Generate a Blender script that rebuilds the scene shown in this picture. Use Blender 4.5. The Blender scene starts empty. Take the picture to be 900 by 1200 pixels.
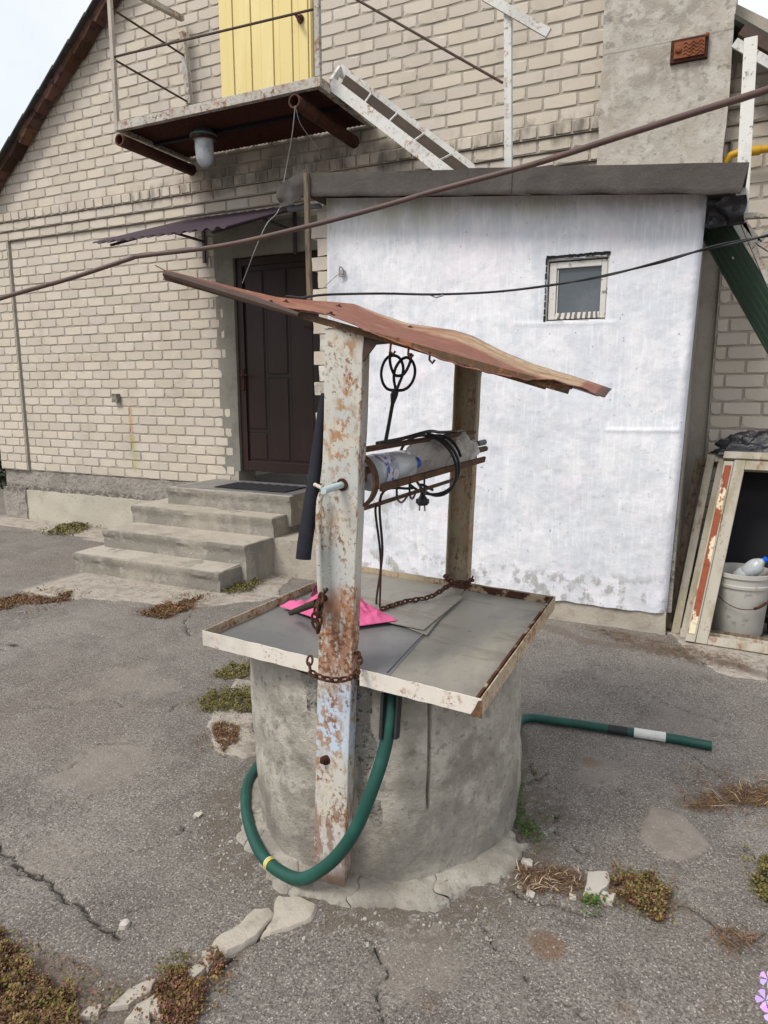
import bpy, math, random
import numpy as np
from mathutils import Vector, noise as mn
random.seed(7); rng = np.random.default_rng(7)
R = math.radians
S = bpy.context.scene

# ------------------------------------------------------------------ camera
F, HY = 800.0, 457.0
PITCH = math.atan((600 - HY) / F)
YAW = math.atan2(388, F / math.cos(PITCH))
EYE = np.array([0, 0, 1.59])
cam = bpy.data.objects.new('camera', bpy.data.cameras.new('camera'))
S.collection.objects.link(cam)
cam.location = EYE
cam.rotation_euler = (math.pi / 2 - PITCH, 0, YAW)
cam.data.sensor_fit = 'HORIZONTAL'; cam.data.sensor_width = 36; cam.data.lens = 36 * F / 900
cam.data.clip_start = 0.05; cam.data.clip_end = 1000
S.camera = cam

# ------------------------------------------------------------------ sky, sun, exposure
W = bpy.data.worlds.new('World'); S.world = W; W.use_nodes = True
wn, wl = W.node_tree.nodes, W.node_tree.links
bg = wn['Background']; bg.inputs['Strength'].default_value = 0.1
sky = wn.new('ShaderNodeTexSky'); sky.sky_type = 'NISHITA'; sky.sun_disc = False
SUN_EL, SUN_AZ = 52, 205
sky.sun_elevation = R(SUN_EL); sky.sun_rotation = R(SUN_AZ); sky.air_density = 1.0; sky.dust_density = 2.5
tc = wn.new('ShaderNodeTexCoord'); cn = wn.new('ShaderNodeTexNoise')
cn.inputs['Scale'].default_value = 2.6; cn.inputs['Detail'].default_value = 6; cn.inputs['Roughness'].default_value = .52
wl.new(tc.outputs['Generated'], cn.inputs['Vector'])
cr = wn.new('ShaderNodeMapRange'); cr.inputs[1].default_value = .30; cr.inputs[2].default_value = .62
cr.inputs[3].default_value = .62; cr.inputs[4].default_value = 1.0
wl.new(cn.outputs[0], cr.inputs[0])
cm = wn.new('ShaderNodeMix'); cm.data_type = 'RGBA'
wl.new(cr.outputs[0], cm.inputs[0]); wl.new(sky.outputs[0], cm.inputs[6]); cm.inputs[7].default_value = (5.75, 5.85, 6.05, 1)
wl.new(cm.outputs[2], bg.inputs['Color'])
sl = bpy.data.lights.new('sun', 'SUN'); sun = bpy.data.objects.new('sun', sl); S.collection.objects.link(sun)
sl.energy = 1.5; sl.angle = R(20); sl.color = (1, .95, .87)
az = R(SUN_AZ)
sd = Vector((math.sin(az) * math.cos(R(SUN_EL)), math.cos(az) * math.cos(R(SUN_EL)), math.sin(R(SUN_EL))))
sun.rotation_euler = sd.to_track_quat('Z', 'Y').to_euler(); sun.location = (0, 0, 20)
S.view_settings.view_transform = 'Standard'; S.view_settings.look = 'None'
S.view_settings.exposure = 0.98; S.view_settings.gamma = 1

# ------------------------------------------------------------------ measured rays: a pixel of the survey picture met with a plane of the place
_fw = np.array([-math.sin(YAW) * math.cos(PITCH), math.cos(YAW) * math.cos(PITCH), -math.sin(PITCH)])
_rt = np.array([math.cos(YAW), math.sin(YAW), 0]); _up = np.cross(_rt, _fw)
def ray(x, y): return _fw * F + _rt * (x - 450) + _up * (600 - y)
def aY(x, y, Y): d = ray(x, y); return EYE + d * (Y / d[1])
def aZ(x, y, Z=0.0): d = ray(x, y); return EYE + d * ((Z - EYE[2]) / d[2])
def aX(x, y, X): d = ray(x, y); return EYE + d * (X / d[0])
def aR(x, y, r): d = ray(x, y); return EYE + d * (r / math.hypot(d[0], d[1]))

# ------------------------------------------------------------------ mesh helpers
ORG = {}
class MB:
    def __init__(s): s.v = []; s.f = []
    def add(s, vs, fs):
        n = len(s.v); s.v += [tuple(map(float, p)) for p in vs]; s.f += [tuple(i + n for i in f) for f in fs]; return s
    def hexa(s, p):  # 8 points: bottom ring 0-3, top ring 4-7
        return s.add(p, [(3, 2, 1, 0), (4, 5, 6, 7), (0, 1, 5, 4), (1, 2, 6, 5), (2, 3, 7, 6), (3, 0, 4, 7)])
    def box(s, x0, x1, y0, y1, z0, z1):
        return s.hexa([(x0, y0, z0), (x1, y0, z0), (x1, y1, z0), (x0, y1, z0), (x0, y0, z1), (x1, y0, z1), (x1, y1, z1), (x0, y1, z1)])
    def bar(s, a, b, w, h, up=(0, 0, 1)):
        a = Vector(a); b = Vector(b); d = (b - a).normalized(); u = Vector(up)
        r = d.cross(u)
        if r.length < 1e-4: r = d.cross(Vector((0, 1, 0)))
        r.normalize(); u = r.cross(d); r *= w / 2; u *= h / 2
        return s.hexa([a - r - u, a + r - u, b + r - u, b - r - u, a - r + u, a + r + u, b + r + u, b - r + u])
    def tube(s, pts, rad, n=10, closed=False, cap=True, squash=None):
        P = [Vector(p) for p in pts]; m = len(P)
        rr = rad if hasattr(rad, '__len__') else [rad] * m
        T = []
        for i in range(m):
            a = P[(i - 1) % m] if (closed or i > 0) else P[i]; b = P[(i + 1) % m] if (closed or i < m - 1) else P[i]
            T.append((b - a).normalized())
        u = T[0].orthogonal().normalized(); vs = []
        for i in range(m):
            u = (u - T[i] * u.dot(T[i])).normalized(); w = T[i].cross(u)
            for k in range(n):
                t = 2 * math.pi * k / n
                vs.append(P[i] + (u * math.cos(t) + w * math.sin(t)) * rr[i])
        fs = []
        for i in range(m if closed else m - 1):
            j = (i + 1) % m
            for k in range(n):
                l = (k + 1) % n; fs.append((i * n + k, i * n + l, j * n + l, j * n + k))
        if cap and not closed: fs += [tuple(range(n))[::-1], tuple((m - 1) * n + k for k in range(n))]
        return s.add(vs, fs)
    def lathe(s, base, axis, prof, n=20):
        ax = Vector(axis).normalized(); u = ax.orthogonal().normalized(); w = ax.cross(u); b = Vector(base)
        vs = [b + ax * h + (u * math.cos(2 * math.pi * k / n) + w * math.sin(2 * math.pi * k / n)) * r for (h, r) in prof for k in range(n)]
        fs = [(i * n + k, i * n + (k + 1) % n, (i + 1) * n + (k + 1) % n, (i + 1) * n + k) for i in range(len(prof) - 1) for k in range(n)]
        fs += [tuple(range(n))[::-1], tuple((len(prof) - 1) * n + k for k in range(n))]
        return s.add(vs, fs)
    def grid(s, fn, nu, nv, thick=None):
        vs = [fn(i / nu, j / nv) for j in range(nv + 1) for i in range(nu + 1)]
        fs = [(j * (nu + 1) + i, j * (nu + 1) + i + 1, (j + 1) * (nu + 1) + i + 1, (j + 1) * (nu + 1) + i) for j in range(nv) for i in range(nu)]
        if thick is not None:
            t = Vector(thick); N = len(vs); vs = vs + [tuple(Vector(v) + t) for v in vs]
            fs2 = [tuple(i + N for i in f)[::-1] for f in fs]
            rim = [i for i in range(nu)] + [nu + j * (nu + 1) for j in range(nv)] + [nv * (nu + 1) + nu - i for i in range(nu)] + [(nv - j) * (nu + 1) for j in range(nv)]
            side = [(rim[(k + 1) % len(rim)], rim[k], rim[k] + N, rim[(k + 1) % len(rim)] + N) for k in range(len(rim))]
            fs = fs + fs2 + side
        return s.add(vs, fs)
    def prism(s, poly, t):  # polygon (3-D points), thickness vector
        n = len(poly); t = Vector(t); top = [Vector(p) for p in poly]; bot = [p + t for p in top]
        return s.add(top + bot, [tuple(range(n)), tuple(range(n, 2 * n))[::-1]] + [((i + 1) % n, i, i + n, (i + 1) % n + n) for i in range(n)])
    def gridbox(s, x0, x1, y0, y1, z0, z1, res):
        """a box with subdivided, welded sides"""
        nx, ny, nz = [max(1, int(round(d / res))) for d in (x1 - x0, y1 - y0, z1 - z0)]
        idx = {}; vs = []; fs = []
        def vid(i, j, k):
            if (i, j, k) not in idx:
                idx[(i, j, k)] = len(vs); vs.append((x0 + (x1 - x0) * i / nx, y0 + (y1 - y0) * j / ny, z0 + (z1 - z0) * k / nz))
            return idx[(i, j, k)]
        for k in (0, nz):
            for i in range(nx):
                for j in range(ny):
                    q = [vid(i, j, k), vid(i + 1, j, k), vid(i + 1, j + 1, k), vid(i, j + 1, k)]; fs.append(tuple(q if k else q[::-1]))
        for j in (0, ny):
            for i in range(nx):
                for k in range(nz):
                    q = [vid(i, j, k), vid(i + 1, j, k), vid(i + 1, j, k + 1), vid(i, j, k + 1)]; fs.append(tuple(q[::-1] if j else q))
        for i in (0, nx):
            for j in range(ny):
                for k in range(nz):
                    q = [vid(i, j, k), vid(i, j + 1, k), vid(i, j + 1, k + 1), vid(i, j, k + 1)]; fs.append(tuple(q if i else q[::-1]))
        return s.add(vs, fs)
    def rough(s, amp, scale, seed=0, amp2=0, scale2=1):
        o = Vector((seed * 7.3, seed * 3.1, -seed * 5.7)); out = []
        for p in s.v:
            q = Vector(p) * scale + o; d = mn.noise_vector(q) * amp
            if amp2: d += mn.noise_vector(Vector(p) * scale2 - o) * amp2
            out.append((p[0] + d.x, p[1] + d.y, p[2] + d.z))
        s.v = out; return s
    def mesh(s, name, org=(0, 0, 0), smooth=None):
        me = bpy.data.meshes.new(name)
        me.from_pydata([(p[0] - org[0], p[1] - org[1], p[2] - org[2]) for p in s.v], [], s.f)
        me.validate(); me.update()
        if smooth is not None:
            me.shade_smooth(); me.set_sharp_from_angle(angle=R(smooth))
        return me
    def build(s, name, mat, parent=None, bevel=0, smooth=None, label=None, cat=None, group=None, kind=None, org=None):
        if parent is not None: O = ORG[parent.name]
        elif org is not None: O = org
        else:
            a = np.array(s.v); O = ((a[:, 0].min() + a[:, 0].max()) / 2, (a[:, 1].min() + a[:, 1].max()) / 2, a[:, 2].min())
        me = s.mesh(name, O, smooth); me.materials.append(mat)
        o = bpy.data.objects.new(name, me); S.collection.objects.link(o)
        if parent is not None: o.parent = parent
        else: o.location = O
        ORG[o.name] = O
        if bevel:
            b = o.modifiers.new('bevel', 'BEVEL'); b.width = bevel; b.segments = 2; b.limit_method = 'ANGLE'; b.angle_limit = R(40)
        return tag(o, label, cat, group, kind)
def tag(o, label=None, cat=None, group=None, kind=None):
    if label: o['label'] = label
    if cat: o['category'] = cat
    if group: o['group'] = group
    if kind: o['kind'] = kind
    return o
def thing(name, loc, label, cat, group=None):
    o = bpy.data.objects.new(name, None); o.empty_display_size = .1; S.collection.objects.link(o)
    o.location = tuple(map(float, loc)); ORG[o.name] = tuple(map(float, loc)); return tag(o, label, cat, group)
def spline(pts, n=8, closed=False):
    P = [np.array(p, float) for p in pts]; m = len(P); out = []
    for i in range(m if closed else m - 1):
        p1, p2 = P[i], P[(i + 1) % m]
        p0 = P[(i - 1) % m] if (closed or i > 0) else 2 * p1 - p2
        p3 = P[(i + 2) % m] if (closed or i < m - 2) else 2 * p2 - p1
        for k in range(n):
            t = k / n
            out.append(.5 * (2 * p1 + (p2 - p0) * t + (2 * p0 - 5 * p1 + 4 * p2 - p3) * t * t + (3 * p1 - p0 - 3 * p2 + p3) * t ** 3))
    if not closed: out.append(P[-1])
    return out

# ------------------------------------------------------------------ materials
def srgb(r, g, b):
    f = lambda c: (c / 255 / 12.92) if c <= 10 else ((c / 255 + .055) / 1.055) ** 2.4
    return (f(r), f(g), f(b))
def M(name, base, rough=.85, metal=0, layers=(), bump=(), rnd=None, spec=.3, trans=0, coord='pos', ior=1.45, alpha=1):
    """layers: (type, scale, detail, lo, hi, colour, strength, stretch, gate); gate = ('box', x0,x1,z0,z1,soft) or ('attr', name)"""
    m = bpy.data.materials.new(name); m.use_nodes = True
    N, L = m.node_tree.nodes, m.node_tree.links
    B = N['Principled BSDF']
    B.inputs['Roughness'].default_value = rough; B.inputs['Metallic'].default_value = metal
    B.inputs['Specular IOR Level'].default_value = spec; B.inputs['Transmission Weight'].default_value = trans; B.inputs['IOR'].default_value = ior
    B.inputs['Alpha'].default_value = alpha
    if coord == 'pos': cv = N.new('ShaderNodeNewGeometry').outputs['Position']
    else: cv = N.new('ShaderNodeTexCoord').outputs['Object']
    def math_(op, a, b=None, c=None):
        x = N.new('ShaderNodeMath'); x.operation = op
        for i, q in enumerate((a, b, c)):
            if q is None: continue
            if isinstance(q, (int, float)): x.inputs[i].default_value = q
            else: L.new(q, x.inputs[i])
        return x.outputs[0]
    def rng_(v, lo, hi, a=0., b=1.):
        x = N.new('ShaderNodeMapRange'); x.clamp = True; x.interpolation_type = 'SMOOTHSTEP'
        L.new(v, x.inputs[0])
        if hi < lo: lo, hi, a, b = hi, lo, b, a
        for i, q in enumerate((lo, hi, a, b)): x.inputs[i + 1].default_value = q
        return x.outputs[0]
    def tex(t, sc, det, st=None, warp=0):
        v = cv
        if st:
            mp = N.new('ShaderNodeMapping'); L.new(cv, mp.inputs[0]); mp.inputs['Scale'].default_value = st; v = mp.outputs[0]
        if t == 'noise':
            x = N.new('ShaderNodeTexNoise'); x.inputs['Scale'].default_value = sc; x.inputs['Detail'].default_value = det
            x.inputs['Roughness'].default_value = .62; L.new(v, x.inputs['Vector']); return x.outputs[0]
        if t == 'vor' or t == 'edge':
            x = N.new('ShaderNodeTexVoronoi'); x.inputs['Scale'].default_value = sc
            if t == 'edge': x.feature = 'DISTANCE_TO_EDGE'
            L.new(v, x.inputs['Vector']); return x.outputs[0]
        if t == 'cell':
            x = N.new('ShaderNodeTexVoronoi'); x.inputs['Scale'].default_value = sc; L.new(v, x.inputs['Vector'])
            y = N.new('ShaderNodeSeparateColor'); L.new(x.outputs['Color'], y.inputs[0]); return y.outputs[0]
        if t == 'wave':
            x = N.new('ShaderNodeTexWave'); x.inputs['Scale'].default_value = sc; x.inputs['Distortion'].default_value = det
            x.inputs['Detail'].default_value = 3; L.new(v, x.inputs['Vector']); return x.outputs[1]
        if t == 'attr':
            x = N.new('ShaderNodeAttribute'); x.attribute_name = sc; return x.outputs['Fac']
    col = N.new('ShaderNodeRGB'); col.outputs[0].default_value = (*base, 1); c = col.outputs[0]
    if rnd:  # (hue, value) variation by object and loose piece
        oi = N.new('ShaderNodeObjectInfo').outputs['Random']; gi = N.new('ShaderNodeNewGeometry').outputs['Random Per Island']
        r1 = math_('FRACT', math_('ADD', math_('MULTIPLY', oi, 7.31), math_('MULTIPLY', gi, 3.77)))
        r2 = math_('FRACT', math_('MULTIPLY', r1, 17.13))
        h = N.new('ShaderNodeHueSaturation'); L.new(c, h.inputs['Color'])
        L.new(rng_(r2, 0, 1, .5 - rnd[0], .5 + rnd[0]), h.inputs['Hue']); L.new(rng_(r1, 0, 1, 1 - rnd[1], 1 + rnd[1]), h.inputs['Value'])
        L.new(rng_(r2, 0, 1, .86, 1.06), h.inputs['Saturation'])
        c = h.outputs[0]
    for ly in layers:
        t, sc, det, lo, hi, cc, k = ly[:7]; st = ly[7] if len(ly) > 7 else None; gate = ly[8] if len(ly) > 8 else None
        f = math_('MULTIPLY', rng_(tex(t, sc, det, st), lo, hi), k)
        if gate:
            if gate[0] == 'box':
                sp = N.new('ShaderNodeSeparateXYZ'); L.new(N.new('ShaderNodeNewGeometry').outputs['Position'], sp.inputs[0]); _, x0, x1, z0, z1, so = gate
                for o_, a_, b_ in ((0, x0, x1), (2, z0, z1)):
                    if a_ is not None: f = math_('MULTIPLY', f, rng_(sp.outputs[o_], a_ - so, a_ + so))
                    if b_ is not None: f = math_('MULTIPLY', f, rng_(sp.outputs[o_], b_ + so, b_ - so))
            elif gate[0] == 'noise': f = math_('MULTIPLY', f, rng_(tex('noise', gate[1], 5, gate[4] if len(gate) > 4 else None), gate[2], gate[3]))
            else:
                f = math_('MULTIPLY', f, tex('attr', gate[1], 0))
        mx = N.new('ShaderNodeMix'); mx.data_type = 'RGBA'; L.new(f, mx.inputs[0]); L.new(c, mx.inputs[6]); mx.inputs[7].default_value = (*cc, 1); c = mx.outputs[2]
    L.new(c, B.inputs['Base Color'])
    nrm = None
    for (t, sc, det, stren, dist, *st) in bump:
        b = N.new('ShaderNodeBump'); b.inputs['Strength'].default_value = stren; b.inputs['Distance'].default_value = dist
        L.new(tex(t, sc, det, st[0] if st else None), b.inputs['Height'])
        if nrm: L.new(nrm, b.inputs['Normal'])
        nrm = b.outputs[0]
    if nrm: L.new(nrm, B.inputs['Normal'])
    return m

RUST, RUSTD, RUSTO = srgb(112, 66, 40), srgb(62, 40, 30), srgb(165, 98, 48)
m_brick = M('cream_silicate_brick', (.50, .445, .375), .92, rnd=(.004, .07),
            layers=[('noise', 3, 5, .5, .75, (.36, .31, .25), .5), ('noise', 70, 3, .58, .75, (.26, .23, .19), .35),
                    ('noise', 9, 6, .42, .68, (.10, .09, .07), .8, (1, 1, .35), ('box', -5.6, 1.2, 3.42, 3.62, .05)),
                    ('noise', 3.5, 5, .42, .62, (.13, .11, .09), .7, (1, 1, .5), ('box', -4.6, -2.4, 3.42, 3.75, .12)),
                    ('noise', 6, 4, .40, .62, (.30, .19, .12), .6, None, ('box', -4.95, -4.5, 3.45, 3.62, .06)),
                    ('noise', 14, 4, .25, .5, (.42, .23, .06), .75, (1, 1, .3), ('box', -5.825, -5.775, .95, 1.42, .018)),
                    ('noise', 14, 4, .2, .4, (.38, .40, .12), .7, (1, 1, .3), ('box', -5.80, -5.76, .68, 1.1, .02)),
                    ('noise', 2.2, 4, .55, .8, (.20, .17, .14), .35)],
            bump=[('noise', 60, 6, .5, .004), ('noise', 260, 3, .35, .002)])
m_mortar = M('grey_mortar', (.35, .315, .265), .95, layers=[('noise', 6, 5, .4, .7, (.27, .24, .20), .7), ('noise', 60, 4, .5, .7, (.37, .34, .29), .4)], bump=[('noise', 90, 6, .6, .006)])
m_jamb = M('grey_jamb_render', (.21, .20, .17), .95, layers=[('noise', 5, 6, .45, .7, (.14, .13, .11), .8), ('noise', 40, 4, .5, .7, (.27, .25, .22), .4)], bump=[('noise', 45, 8, .5, .01)])
m_plinth = M('rough_plinth_concrete', (.30, .275, .245), .95, layers=[('noise', 5, 8, .48, .62, (.19, .175, .155), .7), ('noise', 22, 8, .57, .65, (.10, .09, .08), .6), ('noise', 26, 7, .44, .52, (.09, .08, .07), .75, None, ('box', None, None, .34, .43, .025)), ('noise', 2.5, 4, .5, .7, (.32, .29, .27), .6)], bump=[('noise', 22, 10, .9, .03)])
m_plinth2 = M('pale_plinth_render', (.42, .39, .325), .92, layers=[('noise', 4, 6, .5, .7, (.24, .23, .18), .6), ('noise', 30, 6, .6, .7, (.20, .19, .16), .6)], bump=[('noise', 30, 8, .5, .01)])
m_conc = M('worn_concrete', (.40, .36, .305), .93,
           layers=[('noise', 4, 8, .42, .66, (.29, .26, .215), .7), ('noise', 16, 8, .52, .68, (.20, .18, .15), .4), ('noise', 90, 4, .55, .7, (.38, .35, .31), .5), ('noise', 1.6, 3, .5, .7, (.36, .33, .28), .6)],
           bump=[('noise', 40, 10, .5, .012), ('noise', 200, 4, .4, .003)])
m_concs = M('stained_step_riser', (.31, .285, .24), .94,
            layers=[('noise', 1.8, 8, .42, .60, (.18, .168, .15), .75, (1, 1, .6)), ('noise', 8, 8, .52, .64, (.40, .37, .32), .5), ('noise', 60, 5, .55, .7, (.12, .11, .1), .5)],
            bump=[('noise', 35, 10, .6, .014)])
m_ring = M('cast_well_concrete', (.345, .32, .275), .9,
           layers=[('noise', 2.6, 7, .45, .64, (.20, .182, .155), .85), ('noise', 9, 8, .46, .58, (.46, .43, .375), .75), ('noise', 30, 9, .58, .62, (.16, .145, .125), .55), ('noise', 22, 8, .52, .62, (.24, .215, .18), .35), ('noise', 1.8, 5, .5, .6, (.34, .315, .265), .4), ('noise', 45, 6, .64, .70, (.10, .09, .08), .6),
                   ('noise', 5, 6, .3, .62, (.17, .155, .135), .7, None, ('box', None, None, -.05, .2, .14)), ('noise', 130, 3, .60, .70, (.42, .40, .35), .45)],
           bump=[('noise', 14, 9, .45, .02), ('noise', 60, 9, .7, .009), ('noise', 240, 4, .6, .003)])
m_ringrough = M('pitted_aggregate_concrete', (.26, .245, .215), .95, layers=[('noise', 26, 6, .55, .62, (.06, .055, .05), .85), ('noise', 60, 5, .55, .65, (.42, .40, .36), .6)], bump=[('noise', 28, 10, 1, .03), ('noise', 90, 6, .7, .01)])
m_asph = M('old_grey_asphalt', (.165, .149, .134), .93,
           layers=[('noise', 1.1, 5, .42, .66, (.225, .205, .186), .85), ('noise', 2.7, 6, .46, .62, (.112, .098, .089), .75), ('noise', .8, 5, .5, .62, (.155, .128, .112), .6), ('noise', 9, 7, .5, .66, (.23, .21, .19), .45),
                   ('noise', 110, 5, .50, .60, (.33, .305, .27), .5), ('noise', 130, 5, .50, .40, (.065, .057, .05), .75), ('noise', 45, 6, .46, .36, (.09, .08, .07), .55), ('cell', 230, 0, .95, .985, (.48, .45, .41), .65), ('cell', 330, 0, .93, .98, (.40, .37, .33), .5), ('cell', 300, 0, .06, .0, (.035, .03, .027), .7),
                   ('attr', 'concrete', 0, .35, .65, (.38, .34, .29), .9), ('noise', 9, 8, .45, .62, (.24, .21, .175), .7, None, ('attr', 'concrete')), ('noise', 60, 5, .55, .68, (.16, .14, .12), .6, None, ('attr', 'concrete')), ('noise', 26, 8, .56, .62, (.12, .10, .085), .5, None, ('attr', 'concrete')),
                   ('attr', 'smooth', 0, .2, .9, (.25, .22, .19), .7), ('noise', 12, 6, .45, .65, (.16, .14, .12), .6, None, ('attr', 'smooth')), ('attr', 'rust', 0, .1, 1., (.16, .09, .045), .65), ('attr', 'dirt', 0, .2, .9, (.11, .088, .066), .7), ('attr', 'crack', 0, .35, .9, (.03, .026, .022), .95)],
           bump=[('noise', 170, 7, .9, .005), ('noise', 60, 5, .5, .008), ('noise', 14, 6, .4, .02)])
m_white = M('brushed_whitewash', (.60, .62, .665), .8,
            layers=[('noise', 5, 6, .45, .66, (.72, .725, .76), .85, (1, 1, .22)), ('noise', 9, 7, .48, .64, (.50, .54, .60), .4, (1, 1, .28)), ('noise', 4, 8, .46, .60, (.75, .73, .76), .6), ('noise', 7, 8, .52, .62, (.54, .58, .63), .4, (1, 1, .4)), ('noise', 16, 9, .62, .67, (.46, .48, .50), .45, (.8, 1, 1)), ('noise', 34, 8, .66, .69, (.20, .20, .19), .8), ('noise', 2.2, 5, .52, .7, (.72, .68, .74), .6),
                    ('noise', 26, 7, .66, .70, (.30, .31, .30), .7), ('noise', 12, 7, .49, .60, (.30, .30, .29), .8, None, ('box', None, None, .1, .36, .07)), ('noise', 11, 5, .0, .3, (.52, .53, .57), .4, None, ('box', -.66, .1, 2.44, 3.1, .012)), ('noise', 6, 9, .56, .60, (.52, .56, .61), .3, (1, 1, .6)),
                    ('noise', 9, 7, .50, .60, (.33, .34, .33), .7, (1, 1, .5), ('box', -2.6, -1.9, .4, .85, .12)),
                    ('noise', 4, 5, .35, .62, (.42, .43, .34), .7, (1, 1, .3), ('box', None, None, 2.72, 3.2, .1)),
                    ('noise', 60, 3, .5, .7, (.84, .85, .88), .35, (1, 1, .1))],
            bump=[('noise', 9, 9, .5, .014), ('noise', 50, 6, .35, .004), ('noise', 3, 3, .5, .05)])
m_whitebrick = M('whitewashed_brick', (.50, .48, .43), .9, layers=[('noise', 6, 6, .45, .62, (.30, .27, .22), .85), ('noise', 20, 6, .55, .68, (.14, .12, .10), .6)], bump=[('noise', 40, 8, .6, .01)], rnd=(.01, .2))
m_chim = M('chimney_render', (.42, .39, .34), .93,
           layers=[('noise', 2.4, 7, .45, .7, (.32, .285, .23), .8), ('noise', 7, 8, .52, .68, (.48, .45, .39), .6), ('noise', 14, 8, .60, .70, (.22, .20, .165), .5), ('noise', 5, 8, .46, .54, (.25, .225, .185), .7, None, ('box', -.9, -.2, 3.6, 4.25, .15)), ('noise', 9, 9, .50, .56, (.50, .475, .43), .5), ('noise', 24, 8, .56, .62, (.24, .22, .19), .55), ('noise', 11, 9, .60, .63, (.18, .165, .145), .6), ('noise', 3, 8, .485, .52, (.32, .29, .25), .25), ('noise', 3, 5, .0, .3, (.14, .12, .10), .6, None, ('box', None, None, 3.905, 3.912, .006))],
           bump=[('noise', 10, 9, .6, .02), ('noise', 70, 6, .4, .005)])
m_felt = M('grey_roofing_felt', (.068, .060, .055), .9, layers=[('noise', 3, 5, .45, .7, (.10, .088, .08), .8), ('noise', 14, 6, .55, .7, (.045, .04, .038), .6, (.3, 1, 1)), ('noise', 200, 2, .55, .7, (.13, .12, .11), .5)], bump=[('noise', 220, 3, .5, .003), ('noise', 6, 4, .5, .03)])
m_door = M('dark_brown_door', (.026, .014, .012), .45, layers=[('noise', 7, 5, .5, .7, (.036, .022, .019), .6, (1, 1, .2))], bump=[('noise', 30, 4, .1, .002)], spec=.28)
m_door2 = M('dark_brown_groove', (.012, .009, .009), .6)
m_black = M('black_plastic', (.012, .012, .014), .45, layers=[('noise', 60, 4, .5, .7, (.03, .03, .034), .5)], spec=.5)
m_foam = M('dark_foam_grip', (.012, .013, .020), .82, layers=[('noise', 30, 4, .5, .7, (.02, .022, .032), .6)], bump=[('noise', 90, 4, .2, .002)])
m_mat = M('black_doormat', (.022, .022, .026), .95, bump=[('noise', 120, 3, 1, .01)])
def rusty(name, paint, lo=.45, hi=.56, dirt=.4, stretch=(1, 1, .45), sc=7, rough=.78):
    return M(name, paint, rough, layers=[('noise', 5, 6, .45, .7, tuple(c * .72 for c in paint), .8), ('noise', sc * 4, 9, .46, .58, srgb(146, 98, 62), .85, stretch, ('noise', sc, lo, hi + .08, stretch)),
                                         ('noise', sc * 6, 8, .50, .58, srgb(108, 70, 48), .9, stretch, ('noise', sc * 1.3, lo, hi + .06, stretch)), ('noise', sc * 8, 6, .56, .66, srgb(70, 52, 42), .6, None, ('noise', sc * 1.1, .48, .62)), ('noise', 2, 5, .5, .8, (.14, .12, .10), dirt)],
             bump=[('noise', sc * 2, 9, .3, .003), ('noise', 130, 5, .35, .0015)])
_gz = lambda x, y: aR(x, y, 1.9)[2]
m_post = M('peeling_blue_grey_paint', (.52, .505, .455), .62,
           layers=[('noise', 6, 7, .45, .62, (.42, .44, .43), .8, (1, 1, .4)), ('noise', 14, 7, .48, .62, (.56, .50, .40), .6, (1, 1, .5)),
                   ('noise', 5, 6, .35, .5, (.56, .54, .52), .8, None, ('box', None, None, -1, .42, .05)), ('noise', 5, 6, .40, .46, (.47, .57, .70), .85, (1, 1, .35), ('box', None, None, .50, .74, .03)),
                   ('noise', 55, 8, .47, .56, srgb(156, 112, 68), .85, (1, 1, .7), ('noise', 9, .46, .62, (1.6, 1.6, .5))),
                   ('noise', 80, 7, .50, .58, srgb(124, 82, 54), .85, (1, 1, .7), ('noise', 13, .46, .60, (1.4, 1.4, .5))),
                   ('noise', 60, 7, .36, .50, srgb(150, 98, 60), .8, (1, 1, .35), ('box', None, None, .76, 1.02, .05)), ('noise', 70, 6, .50, .56, srgb(110, 72, 50), .85, None, ('box', None, None, .72, .95, .06)),
                   ('noise', 30, 7, .47, .55, srgb(120, 82, 62), .7, (1, 1, .3), ('box', None, None, .08, .33, .05)), ('noise', 90, 4, .62, .68, srgb(72, 52, 42), .7),
                   ('noise', 10, 5, .2, .5, srgb(118, 88, 66), .85, None, ('box', None, None, -1, .075, .03))],
           bump=[('noise', 50, 8, .35, .0025), ('noise', 140, 5, .3, .0012)])
m_post2 = rusty('brown_rusty_post', srgb(152, 142, 120), .42, .60, .6, (1, 1, .5), 12)
m_beam = rusty('rusty_beam', srgb(82, 68, 52), .36, .48, .5, (1, 1, 1), 14)
m_rimw = rusty('cream_painted_rim', srgb(206, 200, 190), .56, .66, .1, (1, 1, 1), 14)
m_rimr2 = rusty('rust_flecked_cream_rim', srgb(176, 162, 138), .42, .56, .3, (1, 1, 1), 11)
m_rimr = M('rust_eaten_rim', srgb(74, 46, 34), .8, layers=[('noise', 14, 8, .52, .6, srgb(178, 158, 132), .8), ('noise', 30, 7, .5, .62, srgb(48, 32, 28), .7)], bump=[('noise', 60, 8, .5, .004)])
m_balc = rusty('rusty_painted_steel', srgb(176, 174, 166), .44, .58, .3, (1, 1, 1), 8)
m_rail = rusty('grey_pink_rail_paint', srgb(168, 160, 152), .56, .66, .35, (1, 1, 1), 9)
m_raild = M('dark_brown_steel', srgb(74, 60, 52), .7, layers=[('noise', 20, 6, .5, .7, RUSTD, .8)])
m_pipe = M('brown_rust_pipe', srgb(84, 52, 40), .8, layers=[('noise', 7, 7, .45, .7, srgb(48, 34, 30), .85), ('noise', 20, 6, .58, .7, srgb(120, 72, 48), .6)], bump=[('noise', 50, 6, .4, .003)])
m_under = M('dark_expanded_steel', srgb(58, 43, 39), .85, layers=[('noise', 9, 6, .5, .7, srgb(30, 24, 22), .7)], bump=[('noise', 60, 6, .5, .004)])
m_stairw = rusty('white_peeling_steel', srgb(200, 200, 196), .52, .64, .3, (1, 1, 1), 9)
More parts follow.
